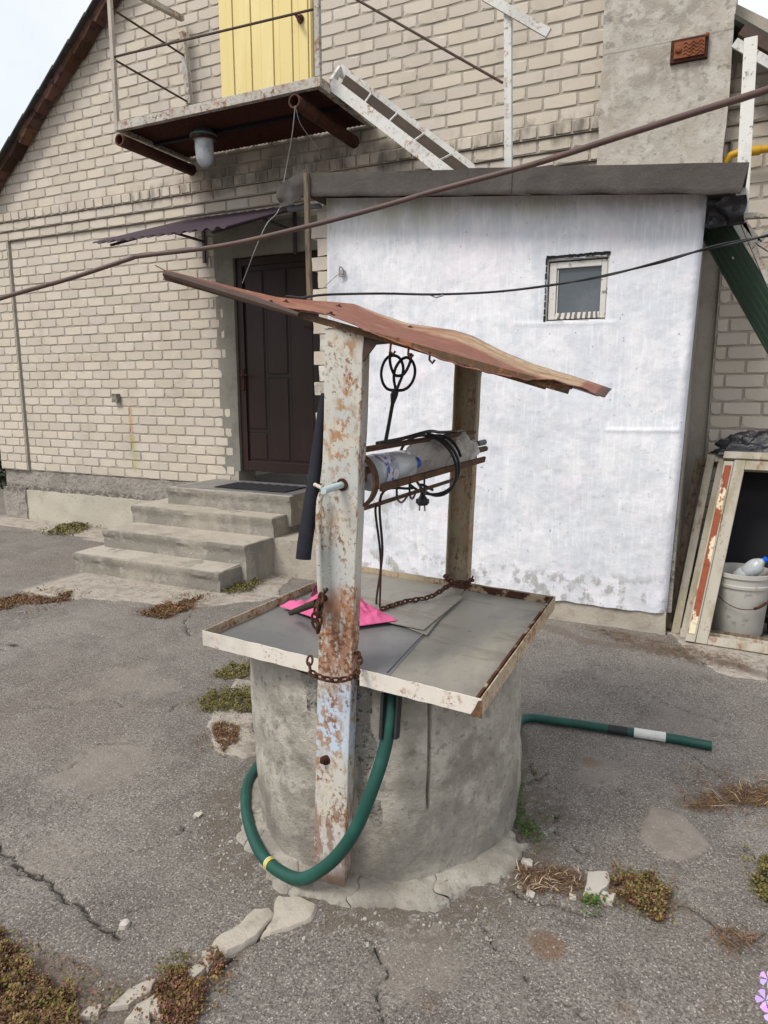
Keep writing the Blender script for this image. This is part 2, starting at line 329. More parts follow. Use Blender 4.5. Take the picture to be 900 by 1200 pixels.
m_tread = M('dark_metal_tread', srgb(62, 54, 46), .85, layers=[('noise', 8, 6, .5, .7, srgb(84, 68, 52), .6)], bump=[('noise', 60, 6, .4, .004)])
m_yellow = M('pale_yellow_sheet', srgb(214, 196, 136), .55, layers=[('noise', 4, 5, .5, .7, srgb(222, 206, 152), .7, (1, 1, .2)), ('noise', 40, 5, .70, .74, srgb(120, 74, 44), .9)], bump=[('noise', 5, 3, .2, .01)])
m_roofsheet = M('red_oxide_sheet', srgb(124, 78, 64), .6,
                layers=[('noise', 3, 5, .45, .7, srgb(138, 96, 80), .7), ('noise', 12, 7, .52, .68, srgb(104, 70, 58), .5), ('noise', 5, 7, .5, .66, srgb(150, 100, 70), .5, (.5, 2, 1)), ('attr', 'streak', 0, .25, .85, srgb(176, 158, 128), .85), ('noise', 5, 7, .5, .62, srgb(150, 92, 58), .7, (.4, 1.5, 1), ('attr', 'streak')),
                        ('noise', 50, 5, .60, .70, srgb(76, 46, 36), .6), ('noise', 22, 8, .50, .60, srgb(96, 62, 50), .5), ('noise', 9, 8, .56, .60, srgb(160, 122, 100), .35), ('attr', 'rim', 0, .4, .9, srgb(70, 44, 36), .8)], bump=[('noise', 30, 6, .25, .004)])
m_galv = M('weathered_galvanised_sheet', (.30, .285, .25), .5, metal=.25, layers=[('noise', 2.5, 6, .45, .68, (.42, .385, .305), .8, (1, .35, 1)), ('noise', 6, 8, .55, .62, (.20, .17, .13), .5, (.4, 1.4, 1)), ('noise', 9, 7, .5, .7, (.20, .19, .17), .65, (1, .4, 1)), ('noise', 50, 5, .63, .7, (.10, .095, .09), .5)],
           bump=[('noise', 3, 3, .3, .02), ('noise', 60, 6, .2, .002)], spec=.5)
m_galvd = M('dark_zinc_sheet', (.20, .20, .205), .4, metal=.3, layers=[('noise', 3, 6, .45, .68, (.27, .27, .26), .7), ('noise', 14, 7, .55, .7, (.15, .15, .15), .6)], bump=[('noise', 3, 3, .3, .02)], spec=.5)
m_hose = M('dark_green_hose', (.010, .060, .046), .5, layers=[('noise', 12, 5, .5, .7, (.014, .085, .066), .7), ('noise', 60, 5, .6, .7, (.04, .07, .055), .5)], bump=[('noise', 150, 3, .2, .001)], spec=.4)
m_tapew = M('white_tape', (.62, .62, .60), .6, layers=[('noise', 30, 4, .5, .7, (.42, .42, .40), .7)])
m_tapeb = M('black_tape', (.02, .022, .024), .4)
m_tapey = M('yellow_hose_print', (.52, .42, .06), .5)
m_chain = M('rusted_chain', srgb(66, 42, 32), .85, layers=[('noise', 60, 5, .5, .7, srgb(104, 62, 42), .8)], bump=[('noise', 200, 4, .4, .001)])
m_pink = M('pink_cloth', (.60, .12, .27), .85, layers=[('noise', 9, 5, .45, .7, (.42, .05, .15), .6)], bump=[('noise', 300, 2, .4, .001), ('noise', 25, 4, .4, .006)])
m_maroon = M('maroon_cloth', (.12, .02, .04), .9)
m_wood = M('grey_weathered_wood', srgb(112, 98, 82), .9, layers=[('noise', 9, 6, .45, .65, srgb(60, 50, 42), .8, (4, 4, .5))], bump=[('noise', 30, 6, .5, .004, (4, 4, .5))])
m_stick = M('charred_stick', srgb(52, 46, 36), .85, layers=[('noise', 30, 6, .5, .7, srgb(24, 22, 20), .8)])
m_purple = M('purple_brown_corrugated', srgb(70, 58, 68), .5, layers=[('noise', 5, 5, .5, .7, srgb(66, 56, 66), .6)], spec=.45)
m_green = M('green_corrugated', srgb(66, 88, 74), .5, layers=[('noise', 4, 5, .5, .7, srgb(80, 102, 86), .6)], spec=.45)
m_winw = M('peeling_white_window_paint', (.58, .57, .54), .75, layers=[('noise', 22, 7, .60, .65, (.13, .11, .10), .85), ('noise', 5, 5, .5, .7, (.47, .46, .42), .6)], bump=[('noise', 60, 6, .5, .004)])
m_winsill = M('flaked_sill_paint', (.60, .58, .55), .8, layers=[('wave', 9, 6, .45, .55, (.11, .09, .08), .9, (1, 1, .6))])
m_glass = M('dusty_window_glass', (.075, .09, .105), .22, layers=[('noise', 4, 5, .45, .7, (.12, .135, .15), .8), ('noise', 60, 4, .6, .75, (.2, .2, .2), .35)], spec=.6)
m_dark = M('dark_interior', (.008, .008, .010), .7)
m_gas = M('yellow_gas_pipe', srgb(190, 148, 34), .5, layers=[('noise', 12, 5, .55, .7, srgb(140, 96, 40), .7)])
m_cast = M('rusty_cast_iron', srgb(122, 74, 48), .8, layers=[('noise', 18, 6, .45, .7, srgb(88, 46, 30), .8), ('noise', 40, 5, .6, .7, srgb(168, 90, 40), .6)], bump=[('noise', 80, 5, .5, .003)])
m_castd = M('dark_rust_iron', srgb(70, 38, 28), .85, layers=[('noise', 30, 6, .45, .7, srgb(42, 28, 24), .8)], bump=[('noise', 80, 5, .5, .003)])
m_tile = M('brown_clay_tile', srgb(78, 54, 44), .9, rnd=(.015, .6), layers=[('noise', 12, 6, .5, .68, srgb(44, 34, 30), .85), ('noise', 30, 5, .62, .72, srgb(128, 82, 58), .6)], bump=[('noise', 40, 6, .5, .006)])
m_slate = M('dark_slate_edge', srgb(66, 66, 62), .9, layers=[('noise', 12, 6, .5, .68, srgb(40, 42, 38), .8)])
m_lampm = M('grey_cast_lamp_metal', srgb(112, 116, 122), .6, metal=.3, layers=[('noise', 30, 6, .5, .7, srgb(74, 76, 80), .7)])
m_lampg = M('frosted_lamp_glass', srgb(200, 206, 210), .25, layers=[('noise', 10, 4, .45, .7, srgb(134, 142, 150), .7)], spec=.7)
m_pet = M('clear_bottle_plastic', (.60, .64, .67), .14, trans=.45, spec=.6, ior=1.3, layers=[('noise', 30, 4, .5, .7, (.62, .65, .66), .6)], bump=[('noise', 35, 4, .5, .006)])
m_petd = M('crumpled_dusty_plastic', (.58, .55, .51), .28, trans=.3, ior=1.3, layers=[('noise', 22, 6, .45, .65, (.22, .20, .18), .7)], bump=[('noise', 45, 6, .9, .012)], spec=.6)
m_label = M('torn_bottle_label', (.66, .67, .74), .5, layers=[('noise', 26, 3, .50, .54, (.03, .10, .50), .95), ('noise', 33, 3, .60, .63, (.60, .10, .16), .9)])
m_cap = M('blue_cap', (.01, .10, .52), .4, spec=.5)
m_bucket = M('grubby_white_bucket', (.42, .405, .37), .6, layers=[('noise', 5, 6, .45, .68, (.33, .32, .29), .7), ('noise', 16, 7, .58, .68, (.20, .19, .17), .6)])
m_bag = M('black_plastic_bag', (.015, .015, .02), .3, spec=.6, bump=[('noise', 16, 6, .7, .02)])
m_framew = M('cream_peeling_frame', srgb(164, 158, 146), .8, layers=[('noise', 8, 7, .44, .62, srgb(140, 132, 112), .85, (1, 1, .3)), ('noise', 14, 7, .58, .66, srgb(126, 84, 62), .7, (1, 1, .3)), ('noise', 40, 5, .62, .7, srgb(84, 70, 54), .6)], bump=[('noise', 40, 6, .5, .004)])
m_framer = M('red_brown_flaking_paint', srgb(136, 72, 48), .8, layers=[('noise', 9, 7, .53, .57, srgb(206, 196, 168), .95, (1, 1, .5)), ('noise', 30, 6, .5, .7, srgb(104, 56, 42), .7)], bump=[('noise', 60, 6, .4, .003)])
m_moss = M('green_brown_groundcover', (.135, .115, .035), .85, rnd=(.03, .5))
m_mossr = M('red_brown_groundcover', (.16, .085, .04), .85, rnd=(.05, .5))
m_dry = M('dry_weed_litter', (.15, .085, .045), .9, rnd=(.03, .55))
m_green2 = M('fresh_weed_leaf', (.07, .12, .02), .7, rnd=(.03, .35))
m_straw = M('pale_straw', (.42, .33, .22), .85, rnd=(.02, .3))
m_stone = M('pale_pebble', (.27, .25, .225), .9, rnd=(.02, .5))
m_stonew = M('white_stone', (.42, .39, .345), .9, layers=[('noise', 25, 6, .5, .7, (.38, .35, .30), .7)], bump=[('noise', 60, 8, .5, .006)])
m_petal = M('lilac_petal', (.50, .32, .80), .6, rnd=(.02, .2))
m_cable = M('brown_sheathed_cable', srgb(84, 66, 62), .55, layers=[('noise', 9, 5, .45, .7, srgb(62, 48, 48), .8), ('noise', 3, 4, .5, .7, srgb(104, 76, 62), .6)], spec=.45)
m_wire = M('grey_wire', (.30, .30, .30), .6)
m_hedge = M('dark_hedge_leaf', (.03, .035, .018), .8, rnd=(.03, .5))
m_block = M('grey_block', srgb(132, 130, 128), .9, bump=[('noise', 50, 6, .6, .006)])

# ================================================================== GROUND
RC = np.array([-1.043, 2.217]); RR = .512            # centre and radius of the well ring
def axis(lo, hi, step, far):
    a = list(np.arange(lo, hi + 1e-6, step)); d = step
    b = []; x = lo
    while x > -far: d *= 1.35; x -= d; b.append(x)
    d = step; c = []; x = hi
    while x < far: d *= 1.35; x += d; c.append(x)
    return np.array(b[::-1] + a + c)
gx = axis(-3.6, 1.0, .011, 150); gy = axis(.75, 5.1, .011, 150)
GX, GY = np.meshgrid(gx, gy)
def vnoise(sc, seed):   # cheap lattice value noise
    r = np.random.default_rng(seed); T = r.random((256, 256)); u = GX * sc; v = GY * sc
    iu = np.floor(u).astype(int); iv = np.floor(v).astype(int); fu = u - iu; fv = v - iv
    fu = fu * fu * (3 - 2 * fu); fv = fv * fv * (3 - 2 * fv); g = lambda a, b: T[a % 256, b % 256]
    return g(iu, iv) * (1 - fu) * (1 - fv) + g(iu + 1, iv) * fu * (1 - fv) + g(iu, iv + 1) * (1 - fu) * fv + g(iu + 1, iv + 1) * fu * fv
def fbm(sc, seed, o=4): return sum(vnoise(sc * 2 ** k, seed + k) * .5 ** k for k in range(o)) / sum(.5 ** k for k in range(o)) - .5
def gpx(pts): return [aZ(x, y)[:2] for x, y in pts]
def jag(pts, n, amp):
    for _ in range(n):
        out = []
        for a, b in zip(pts[:-1], pts[1:]):
            d = b - a; m = (a + b) / 2 + np.array([-d[1], d[0]]) * (random.random() - .5) * amp; out += [a, m]
        pts = out + [pts[-1]]
    return pts
def linedist(pts):
    D = np.full(GX.shape, 9.); P = np.array(pts); m = .15
    iy = np.where((gy > P[:, 1].min() - m) & (gy < P[:, 1].max() + m))[0]; ix = np.where((gx > P[:, 0].min() - m) & (gx < P[:, 0].max() + m))[0]
    if len(iy) == 0 or len(ix) == 0: return D
    sl_ = (slice(iy[0], iy[-1] + 1), slice(ix[0], ix[-1] + 1)); X, Y = GX[sl_], GY[sl_]; d_ = D[sl_]
    for a, b in zip(P[:-1], P[1:]):
        e = b - a; t = np.clip(((X - a[0]) * e[0] + (Y - a[1]) * e[1]) / max(e @ e, 1e-9), 0, 1)
        d_[:] = np.minimum(d_, np.hypot(X - a[0] - t * e[0], Y - a[1] - t * e[1]))
    return D
def polydist(pts):      # signed: negative inside
    P = list(pts); D = linedist(P + [P[0]]); ins = np.zeros(GX.shape, bool)
    for a, b in zip(P, P[1:] + [P[0]]):
        c = ((a[1] > GY) != (b[1] > GY)); den = (b[1] - a[1]) or 1e-9
        ins ^= c & (GX < (b[0] - a[0]) * (GY - a[1]) / den + a[0])
    return np.where(ins, -D, D)
sm = lambda v, a, b: (lambda t: t * t * (3 - 2 * t))(np.clip((v - a) / (b - a), 0, 1))
DUST = [(480, 1120, .22, .6), (700, 905, .20, .7), (120, 900, .35, .7), (60, 1000, .2, .5), (800, 850, .25, .5), (330, 800, .2, .4), (150, 800, .4, .6)]
n1 = fbm(9, 11); n2 = fbm(1.3, 21); n3 = fbm(38, 31, 3)
crack = np.zeros(GX.shape); conc = np.zeros(GX.shape); rust = np.zeros(GX.shape); dirt = np.zeros(GX.shape); smooth_ = np.zeros(GX.shape)
for pts, w in [([(0, 985), (25, 1012), (48, 1022), (70, 1045), (98, 1060), (105, 1075), (140, 1100)], .007),
               ([(5, 1005), (22, 1022), (45, 1030)], .005), ([(530, 960), (610, 918), (640, 905)], .003),
               ([(795, 1060), (832, 1078), (858, 1093), (900, 1092)], .005), ([(770, 870), (830, 900), (850, 915)], .003), ([(640, 1165), (680, 1190), (700, 1199)], .003), ([(320, 1070), (303, 1100), (270, 1122), (250, 1135), (205, 1165)], .008),
               ([(225, 720), (222, 745)], .006), ([(60, 905), (120, 870), (160, 868)], .003), ([(730, 930), (700, 915)], .003), ([(600, 1040), (660, 1062), (700, 1072)], .006), ([(0, 760), (60, 742), (130, 748), (200, 735)], .004), ([(98, 1060), (150, 1068), (180, 1062)], .003), ([(430, 1100), (455, 1140), (450, 1200)], .0028), ([(560, 1075), (590, 1120), (640, 1165)], .0028), ([(620, 890), (660, 930), (650, 975), (690, 1000)], .0028), ([(700, 800), (760, 812), (860, 850)], .003), ([(140, 1000), (200, 985), (245, 945)], .0025), ([(40, 830), (110, 820), (190, 835), (235, 820)], .003)]:
    d = linedist(jag(gpx(pts), 4, .35)); crack = np.maximum(crack, 1 - sm(d, w * .35, w * 1.5))
for pts, so in [([(18, 690), (95, 667), (150, 672), (300, 692), (330, 700), (300, 705), (240, 713), (150, 706), (60, 700)], .03),
                ([(0, 602), (30, 604), (120, 622), (170, 632), (150, 640), (100, 632), (50, 622), (0, 616)], .03), ([(0, 646), (48, 648), (50, 653), (25, 658), (0, 662)], .03),
                ([(255, 830), (296, 836), (300, 885), (285, 893), (255, 878), (245, 852)], .03), ([(275, 795), (297, 797), (297, 812), (270, 812)], .02),
                ([(262, 690), (300, 672), (330, 660), (350, 668), (320, 700)], .03),
                ([(640, 712), (790, 745), (835, 790), (900, 800), (900, 770), (800, 745)], .03)]:
    d = polydist(gpx(pts)) + n1 * .07; conc = np.maximum(conc, 1 - sm(d, -.01, .012))
for (x, y, r, k) in [(641, 1108, .07, .9), (690, 893, .07, .8), (500, 1176, .06, .5), (215, 1040, .10, .25), (70, 768, .12, .3), (470, 1130, .05, .3), (835, 1180, .06, .4), (735, 1185, .07, .55), (262, 560, .1, .3), (650, 850, .1, .4)]:
    c = aZ(x, y); rust = np.maximum(rust, k * (1 - sm(np.hypot(GX - c[0], GY - c[1]) + n1 * .07, r * .2, r)))
d = polydist(gpx([(762, 945), (800, 955), (830, 990), (815, 1008), (780, 1005), (750, 985)])) + n1 * .06; patch = 1 - sm(d, -.02, .02); smooth_ = np.maximum(smooth_, patch)
rd = np.hypot(GX - RC[0], GY - RC[1])
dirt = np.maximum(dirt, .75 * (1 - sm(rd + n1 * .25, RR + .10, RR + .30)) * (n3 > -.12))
for pts, w in [([(640, 1000), (640, 1030), (700, 1045), (760, 1055), (800, 1062)], .07), ([(640, 735), (700, 755), (800, 765), (900, 795)], .09), ([(0, 1140), (60, 1160), (150, 1190)], .15), ([(610, 860), (605, 960)], .05),
               ([(150, 1195), (230, 1150), (320, 1070)], .07), ([(800, 940), (900, 935)], .08), ([(160, 715), (240, 712)], .08)]:
    dirt = np.maximum(dirt, .7 * (1 - sm(linedist(gpx(pts)) + n1 * .1, w * .3, w)))
for (x, y, r, k) in DUST:
    c = aZ(x, y); smooth_ = np.maximum(smooth_, k * (1 - sm(np.hypot(GX - c[0], GY - c[1]) + n1 * r * 1.2 + n3 * .1, r * .3, r)))
dirt = np.clip(dirt, 0, 1)
GZ = n2 * .012 * (np.abs(GX) < 20) + n1 * .004 + n3 * .0022 + conc * .012 - crack * .016 + patch * .008
GZ = np.where(np.hypot(GX, GY) > 30, 0, GZ)
me = bpy.data.meshes.new('ground'); nx, ny = len(gx), len(gy)
co = np.stack([GX, GY, GZ], -1).reshape(-1, 3).astype(np.float32)
i0 = (np.arange(ny - 1)[:, None] * nx + np.arange(nx - 1)[None, :]).ravel(); q = np.stack([i0, i0 + 1, i0 + 1 + nx, i0 + nx], -1).astype(np.int32)
me.vertices.add(len(co)); me.vertices.foreach_set('co', co.ravel()); me.loops.add(q.size); me.loops.foreach_set('vertex_index', q.ravel())
me.polygons.add(len(q)); me.polygons.foreach_set('loop_start', np.arange(0, q.size, 4, dtype=np.int32)); me.update(calc_edges=True); me.shade_smooth()
for nm, A in (('crack', crack), ('concrete', conc), ('rust', rust), ('dirt', dirt), ('smooth', smooth_)):
    at_ = me.attributes.new(nm, 'FLOAT', 'POINT'); at_.data.foreach_set('value', A.ravel().astype(np.float32))
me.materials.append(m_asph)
ground = bpy.data.objects.new('ground', me); S.collection.objects.link(ground)
tag(ground, 'cracked grey asphalt yard around the well with worn concrete patches', kind='structure')

# ================================================================== HOUSE
WY = 5.65; ZB = .62; CH = .09845; BL = .26
house = thing('house', (-3.7, 5.65, 0), 'cream brick gabled house with yellow upper door and brown entrance door', 'house')
_rv = aY(857, 52, 5.34)
gz = lambda X: min(3.919 + .757 * (X + 7.502) + .02, _rv[2] - .76 * (X - _rv[0]) + .08)      # underside of the roof on the gable
# backing walls (mortar)
w = MB(); w.box(-8.0, -7.51, 5.632, 5.95, ZB, 3.281)          # left pilaster
w.box(-7.51, -4.36, 5.662, 5.95, ZB, 3.281); w.box(-3.36, -.03, 5.662, 5.95, 0, 3.281); w.box(-4.36, -3.36, 5.662, 5.95, 2.86, 3.281)
w.box(-.03, .72, 5.632, 5.95, 0, 3.281)
w.box(-8.0, .72, 5.632, 5.95, 3.283, 3.378); w.box(-8.0, .72, 5.612, 5.95, 3.380, 3.475); w.box(-8.0, .72, 5.592, 5.95, 3.4771, 3.575)
ax_ = (_rv[2] + .76 * _rv[0] + .08 - 3.919 - .757 * 7.502 - .02) / 1.517; ap = (ax_, gz(ax_))
w.prism([(-8.0, 5.622, 3.577), (.72, 5.622, 3.577), (.72, 5.622, max(3.6, gz(.72))), (ap[0], 5.622, ap[1]), (-8.0, 5.622, max(3.6, gz(-8.0)))], (0, .33, 0))
w.build('wall', m_mortar, house)
sw = MB(); sw.box(.45, .72, 5.96, 13, 0, 3.3).box(-8, -7.7, 5.96, 13, 0, 3.3); sw.build('side_wall', m_mortar, house)
# brick variants (unit bricks, front towards -y)
def brick_mesh(k):
    r = random.Random(100 + k); j = lambda a: r.uniform(-a, a)
    b = MB(); fr = []; bk = []
    base = [(-.5, -.5), (0, -.5), (.5, -.5), (.5, 0), (.5, .5), (0, .5), (-.5, .5), (-.5, 0)]
    for i, (x, z) in enumerate(base):
        cx = .03 + (r.random() ** 3) * .07; sx = x * (1 - (2 * cx if i % 2 == 0 else 0.02)) + j(.008); sz = z * (1 - (2 * cx * 2.0 if i % 2 == 0 else .05)) + j(.02)
        fr.append((sx, -.5, sz)); bk.append((x * .995 + j(.004), -.28, z * .985 + j(.012)))
    bb = [(x, .5, z) for x, z in base]
    b.add(fr + bk + bb, [tuple(range(8))] + [((i + 1) % 8, i, i + 8, (i + 1) % 8 + 8) for i in range(8)] + [((i + 1) % 8 + 8, i + 8, i + 16, (i + 1) % 8 + 16) for i in range(8)])
    return b
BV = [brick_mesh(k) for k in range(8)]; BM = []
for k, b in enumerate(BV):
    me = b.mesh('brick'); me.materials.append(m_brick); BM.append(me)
bricks = []   # centre, size
def course(z, X0, X1, Yf, off, L=BL, h=CH, holes=()):
    n = int((X1 - X0) / L) + 3
    for i in range(-1, n):
        a = X0 + (i + off) * L; b = a + L; a, b = max(a, X0), min(b, X1)
        if b - a < .035: continue
        zt = z + h
        segs = [(a, b)]
        for (h0, h1, z0, z1) in holes:
            if z + h / 2 > z0 and z + h / 2 < z1:
                new = []
                for (s, e) in segs:
                    if e <= h0 or s >= h1: new.append((s, e)); continue
                    if s < h0: new.append((s, h0))
                    if e > h1: new.append((h1, e))
                segs = new
        for (s, e) in segs:
            if e - s < .035: continue
            if gz((s + e) / 2) < z + h * .6: continue
            bricks.append(((s + e) / 2, Yf + .016 + random.uniform(-.002, .002), z + h / 2, e - s - .013 + random.uniform(-.003, .002), .034, h - .013 + random.uniform(-.002, .001)))
YD = (-4.34, -3.35, 3.84, 5.9)            # yellow door
nc = 27                                   # 27 courses of field wall up to 3.28
for k in range(nc):
    z = ZB + k * CH; odd = k % 2
    edge = -4.50 - (.0 if odd else .055) - (.05 if k % 4 == 2 else 0) + .10 * (1 - k / 24)
    holes = [(edge, -3.36, .5, 2.86 + .33), (-3.36, -.04, 0, 3.02)] if z < 3.2 else []
    course(z, -7.50, -.04, 5.656, .5 * odd, holes=[(edge, -3.36, .5, 3.2), (-3.36, -.05, 0, 3.05)])
    course(z, -8.0, -7.52, 5.626, .5 * odd)
    course(z, -.025, .72, 5.626, .5 * odd + .3)
for kk in range(6): course(ZB - (kk + 1) * CH, -.025, .72, 5.626, .5 * (kk % 2) + .05)
CHX = (-.905, -.105)
ch_h = (CHX[0], CHX[1], 0, 9)
course(3.280, -8.0, .72, 5.626, .0, holes=[ch_h]); course(3.379, -8.0, .72, 5.606, .5, holes=[ch_h])
course(3.477, -8.0, .72, 5.583, .0, L=.13, holes=[ch_h])
for k in range(36):
    course(3.577 + k * CH, -8.0, .72, 5.616, .5 * (k % 2) + .1, holes=[YD, ch_h])
def bscore(b):
    x, y, z = b[0], b[1], b[2]; v = np.array([x, y, z]) - EYE; dz = v @ _fw
    px = 450 + F * (v @ _rt) / dz; py = 600 - F * (v @ _up) / dz
    if px < -10 or px > 910 or py < -10: return 0
    if 380 < px < 830 and 205 < py < 720: return 0
    if 380 < px < 560 and py > 100 and 0.62 * (px - 380) + 85 < py < .62 * (px - 380) + 115: return .1
    if py > 95 and 140 < px < 420 and py < 160: return .05
    return b[3] * b[5] / dz ** 2 * abs(v[1]) / np.linalg.norm(v)
sc_ = sorted(range(len(bricks)), key=lambda i: -bscore(bricks[i])); top = set(sc_[:300]); rest = MB()
for i, (x, y, z, sx, sy, sz) in enumerate(bricks):
    fl = random.choice((-1, 1))
    if i in top:
        o = bpy.data.objects.new('brick', random.choice(BM)); S.collection.objects.link(o); o.parent = house
        O = ORG['house']; o.location = (x - O[0], y - O[1], z - O[2]); o.scale = (sx, sy, sz); o.rotation_euler = (0, random.uniform(-.006, .006), 0)
    else:
        b = random.choice(BV); rest.add([(x + v[0] * sx, y + v[1] * sy, z + v[2] * sz) for v in b.v], b.f)
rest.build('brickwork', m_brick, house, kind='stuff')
# render strip round the entrance
jb = MB(); jb.gridbox(-4.56, -4.335, 5.657, 5.70, .77, 3.16, .08).rough(.004, 3, 2); jb.build('door_surround', m_jamb, house)
jb = MB(); jb.gridbox(-4.333, -3.32, 5.655, 5.74, 2.855, 3.15, .08).rough(.004, 3, 4); jb.build('lintel', m_jamb, house)
# plinth
p = MB(); p.gridbox(-7.985, -4.7, 5.668, 5.94, .36, .613, .06).rough(.010, 9, 1, .006, 30); p.build('plinth_band', m_plinth, house, smooth=40)
p = MB(); p.gridbox(-7.99, -4.7, 5.640, 5.93, -.05, .372, .05).rough(.012, 6, 3, .007, 26); p.build('plinth', m_plinth2, house, smooth=40)
p = MB(); p.gridbox(-7.995, -7.60, 5.625, 5.75, -.04, .40, .05).rough(.02, 9, 5, .01, 26); p.build('plinth_patch', m_plinth, house, smooth=40)
# roof verge, left and right
rf = MB()
for sgn, X0, Z0 in ((1, -8.35, gz(-8.35)), (-1, .95, gz(.95))):
    lift = -.035 if sgn > 0 else .08; A = (X0, Z0 + lift); B = (ap[0], ap[1] + lift)
    yv = 5.45 if sgn > 0 else 5.66
    rf.prism([(A[0], yv, A[1]), (B[0], yv, B[1]), (B[0], yv, B[1] + .03), (A[0], yv, A[1] + .03)], (0, 8, 0))
    if sgn < 0: rf.prism([(A[0], 5.36, A[1]), (-.07, 5.36, gz(-.07) + .08), (-.07, 5.36, gz(-.07) + .11), (A[0], 5.36, A[1] + .03)], (0, .298, 0))
roof = rf.build('roof', m_slate, house)
tl = Vector((1, 0, .76)).normalized(); up_ = Vector((-.76, 0, 1)).normalized()
k = 0; s = 0
while s < 5.2:                              # brown tile ends under the left verge
    L_ = random.uniform(.17, .23); a = Vector((-8.3, 5.465, gz(-8.3))) + tl * s
    t = MB(); tilt = random.uniform(.02, .05); d = random.uniform(.06, .085)
    P = [a + up_ * (-.032 - tilt * .2), a + tl * L_ - up_ * .032, a + tl * (L_ + random.uniform(-.02, .02)) - up_ * (d + .02), a - up_ * (d + .02 + tilt * .5)]
    t.prism(P, (0, random.uniform(.11, .145), 0)); t.rough(.006, 11, k); t.build('tile', m_tile, roof); s += L_ * .97; k += 1
t = MB(); a = Vector((-8.3, 5.53, gz(-8.3))) - up_ * .05; t.bar(a, a + tl * 4.7, .10, .03, up_); t.build('verge_board', m_raild, roof)
t = MB(); a = Vector((-8.3, 5.44, gz(-8.3) - .035)); 
for i in range(16):
    b = a + tl * i * .31; t.bar(b, b + tl * .345 + up_ * .012, .05, .014, up_)
t.build('verge_slates', m_slate, roof)
tr = Vector((1, 0, -.76)).normalized(); ur = Vector((.76, 0, 1)).normalized()
t = MB(); a = Vector((-.03, 5.35, gz(-.03))) - ur * .045; t.bar(a, a + tr * 1.6, .02, .055, ur); t.build('verge_board', m_stairw, roof)
t = MB(); a = Vector((-.04, 5.37, gz(-.04))) + ur * .03; t.bar(a, a + tr * 1.6, .06, .06, ur); t.build('soffit_board', m_raild, roof)
# entrance door
DX0, DX1, DZ0, DZ1 = -4.33, -3.385, .775, 2.85
dr = MB(); dr.box(DX0, DX1, 5.715, 5.76, DZ0, DZ1); door = dr.build('entrance_door', m_door, house, bevel=.003)
fw_ = .075
f = MB(); f.box(DX0, DX0 + fw_, 5.69, 5.714, DZ0, DZ1).box(DX1 - fw_, DX1, 5.69, 5.714, DZ0, DZ1).box(DX0 + fw_, DX1 - fw_, 5.69, 5.714, DZ1 - fw_, DZ1).box(DX0 + fw_, DX1 - fw_, 5.69, 5.714, DZ0, DZ0 + .10)
f.build('door_frame', m_door, door, bevel=.004)
cols = [(-4.235, -4.035, 1.16), (-3.985, -3.765, 1.70), (-3.715, -3.475, .0)]
for (a, b, br) in cols:
    zz = [.90, 2.72] if not br else [.90, br, br + .05, 2.72]
    for z0, z1 in zip(zz[::2], zz[1::2]):
        t = MB(); t.box(a, b, 5.708, 5.714, z0, z1); t.build('panel', m_door, door, bevel=.004)
        t = MB(); t.box(a - .012, b + .012, 5.7125, 5.7147, z0 - .012, z1 + .012); t.build('panel_groove', m_door2, door)
t = MB(); t.box(-4.29, -4.262, 5.676, 5.69, 1.62, 1.80); t.tube([(-4.276, 5.676, 1.735), (-4.276, 5.63, 1.735), (-4.19, 5.628, 1.735)], .009, 8); t.build('handle', m_castd, door, bevel=.002)
t = MB(); t.lathe((-4.276, 5.676, 1.60), (0, -1, 0), [(0, .016), (.008, .014), (.01, .005)], 12); t.build('keyhole', m_castd, door)
t = MB(); t.tube([(-3.43, 5.69, 2.17), (-3.43, 5.65, 2.17), (-3.52, 5.648, 2.17)], .011, 8); t.build('hinge', m_castd, door)
# upper yellow door
yd = MB(); yd.box(-4.33, -3.36, 5.60, 5.622, 3.85, 5.75); ydoor = yd.build('upper_door', m_yellow, house)
x = -4.335; i = 0
while x < -3.38:
    wd = [.085, .06, .125, .06, .10, .125, .06, .125, .06, .09, .10][i % 11]
    t = MB(); t.box(x, min(x + wd, -3.365), 5.588 - (.010 if i % 2 else 0), 5.5985, 3.85, 5.75); t.build('sheet_rib', m_yellow, ydoor, bevel=.003); x += wd + .006; i += 1
t = MB(); q = aY(352, 22, 5.57); t.lathe(q + np.array([0, .0, 0]), (0, -1, 0), [(0, .035), (.012, .03), (.03, .012), (.05, .010)], 12); t.bar(q + np.array([-.02, -.045, .02]), q + np.array([.03, -.045, -.06]), .02, .02); t.build('door_lock', m_castd, ydoor)
# chimney
CY = 5.44
c = MB(); cl = aY(706, 100, CY); cr2 = aY(851, 100, CY); c.gridbox(cl[0] - .01, cr2[0] + .02, CY, 6.0, 2.6, 8.2, .06).rough(.012, 4, 7, .004, 20)
chim = c.build('chimney', m_chim, house, smooth=50)
q0 = aY(785, 76, CY - .015); q1 = aY(831, 40, CY - .015)
t = MB(); t.box(q0[0], q1[0], CY - .03, CY + .01, q0[2], q1[2]); sd_ = t.build('soot_door', m_castd, chim, bevel=.004)
t = MB(); t.box(q0[0] + .022, q1[0] - .02, CY - .042, CY - .0301, q0[2] + .02, q1[2] - .022)
wl_, wh_ = q1[0] - q0[0], q1[2] - q0[2]
for k in range(4):
    zc = q0[2] + wh_ * (.26 + .15 * k)
    t.tube([(q0[0] + wl_ * (.36 + .52 * i / 20), CY - .043, zc + .009 * math.sin(i / 20 * 2 * math.pi * 2.6)) for i in range(21)], .0045, 6)
t.lathe((q0[0] + wl_ * .22, CY - .04, q0[2] + wh_ * .5), (0, -1, 0), [(0, .022), (.014, .018), (.018, .006)], 12)
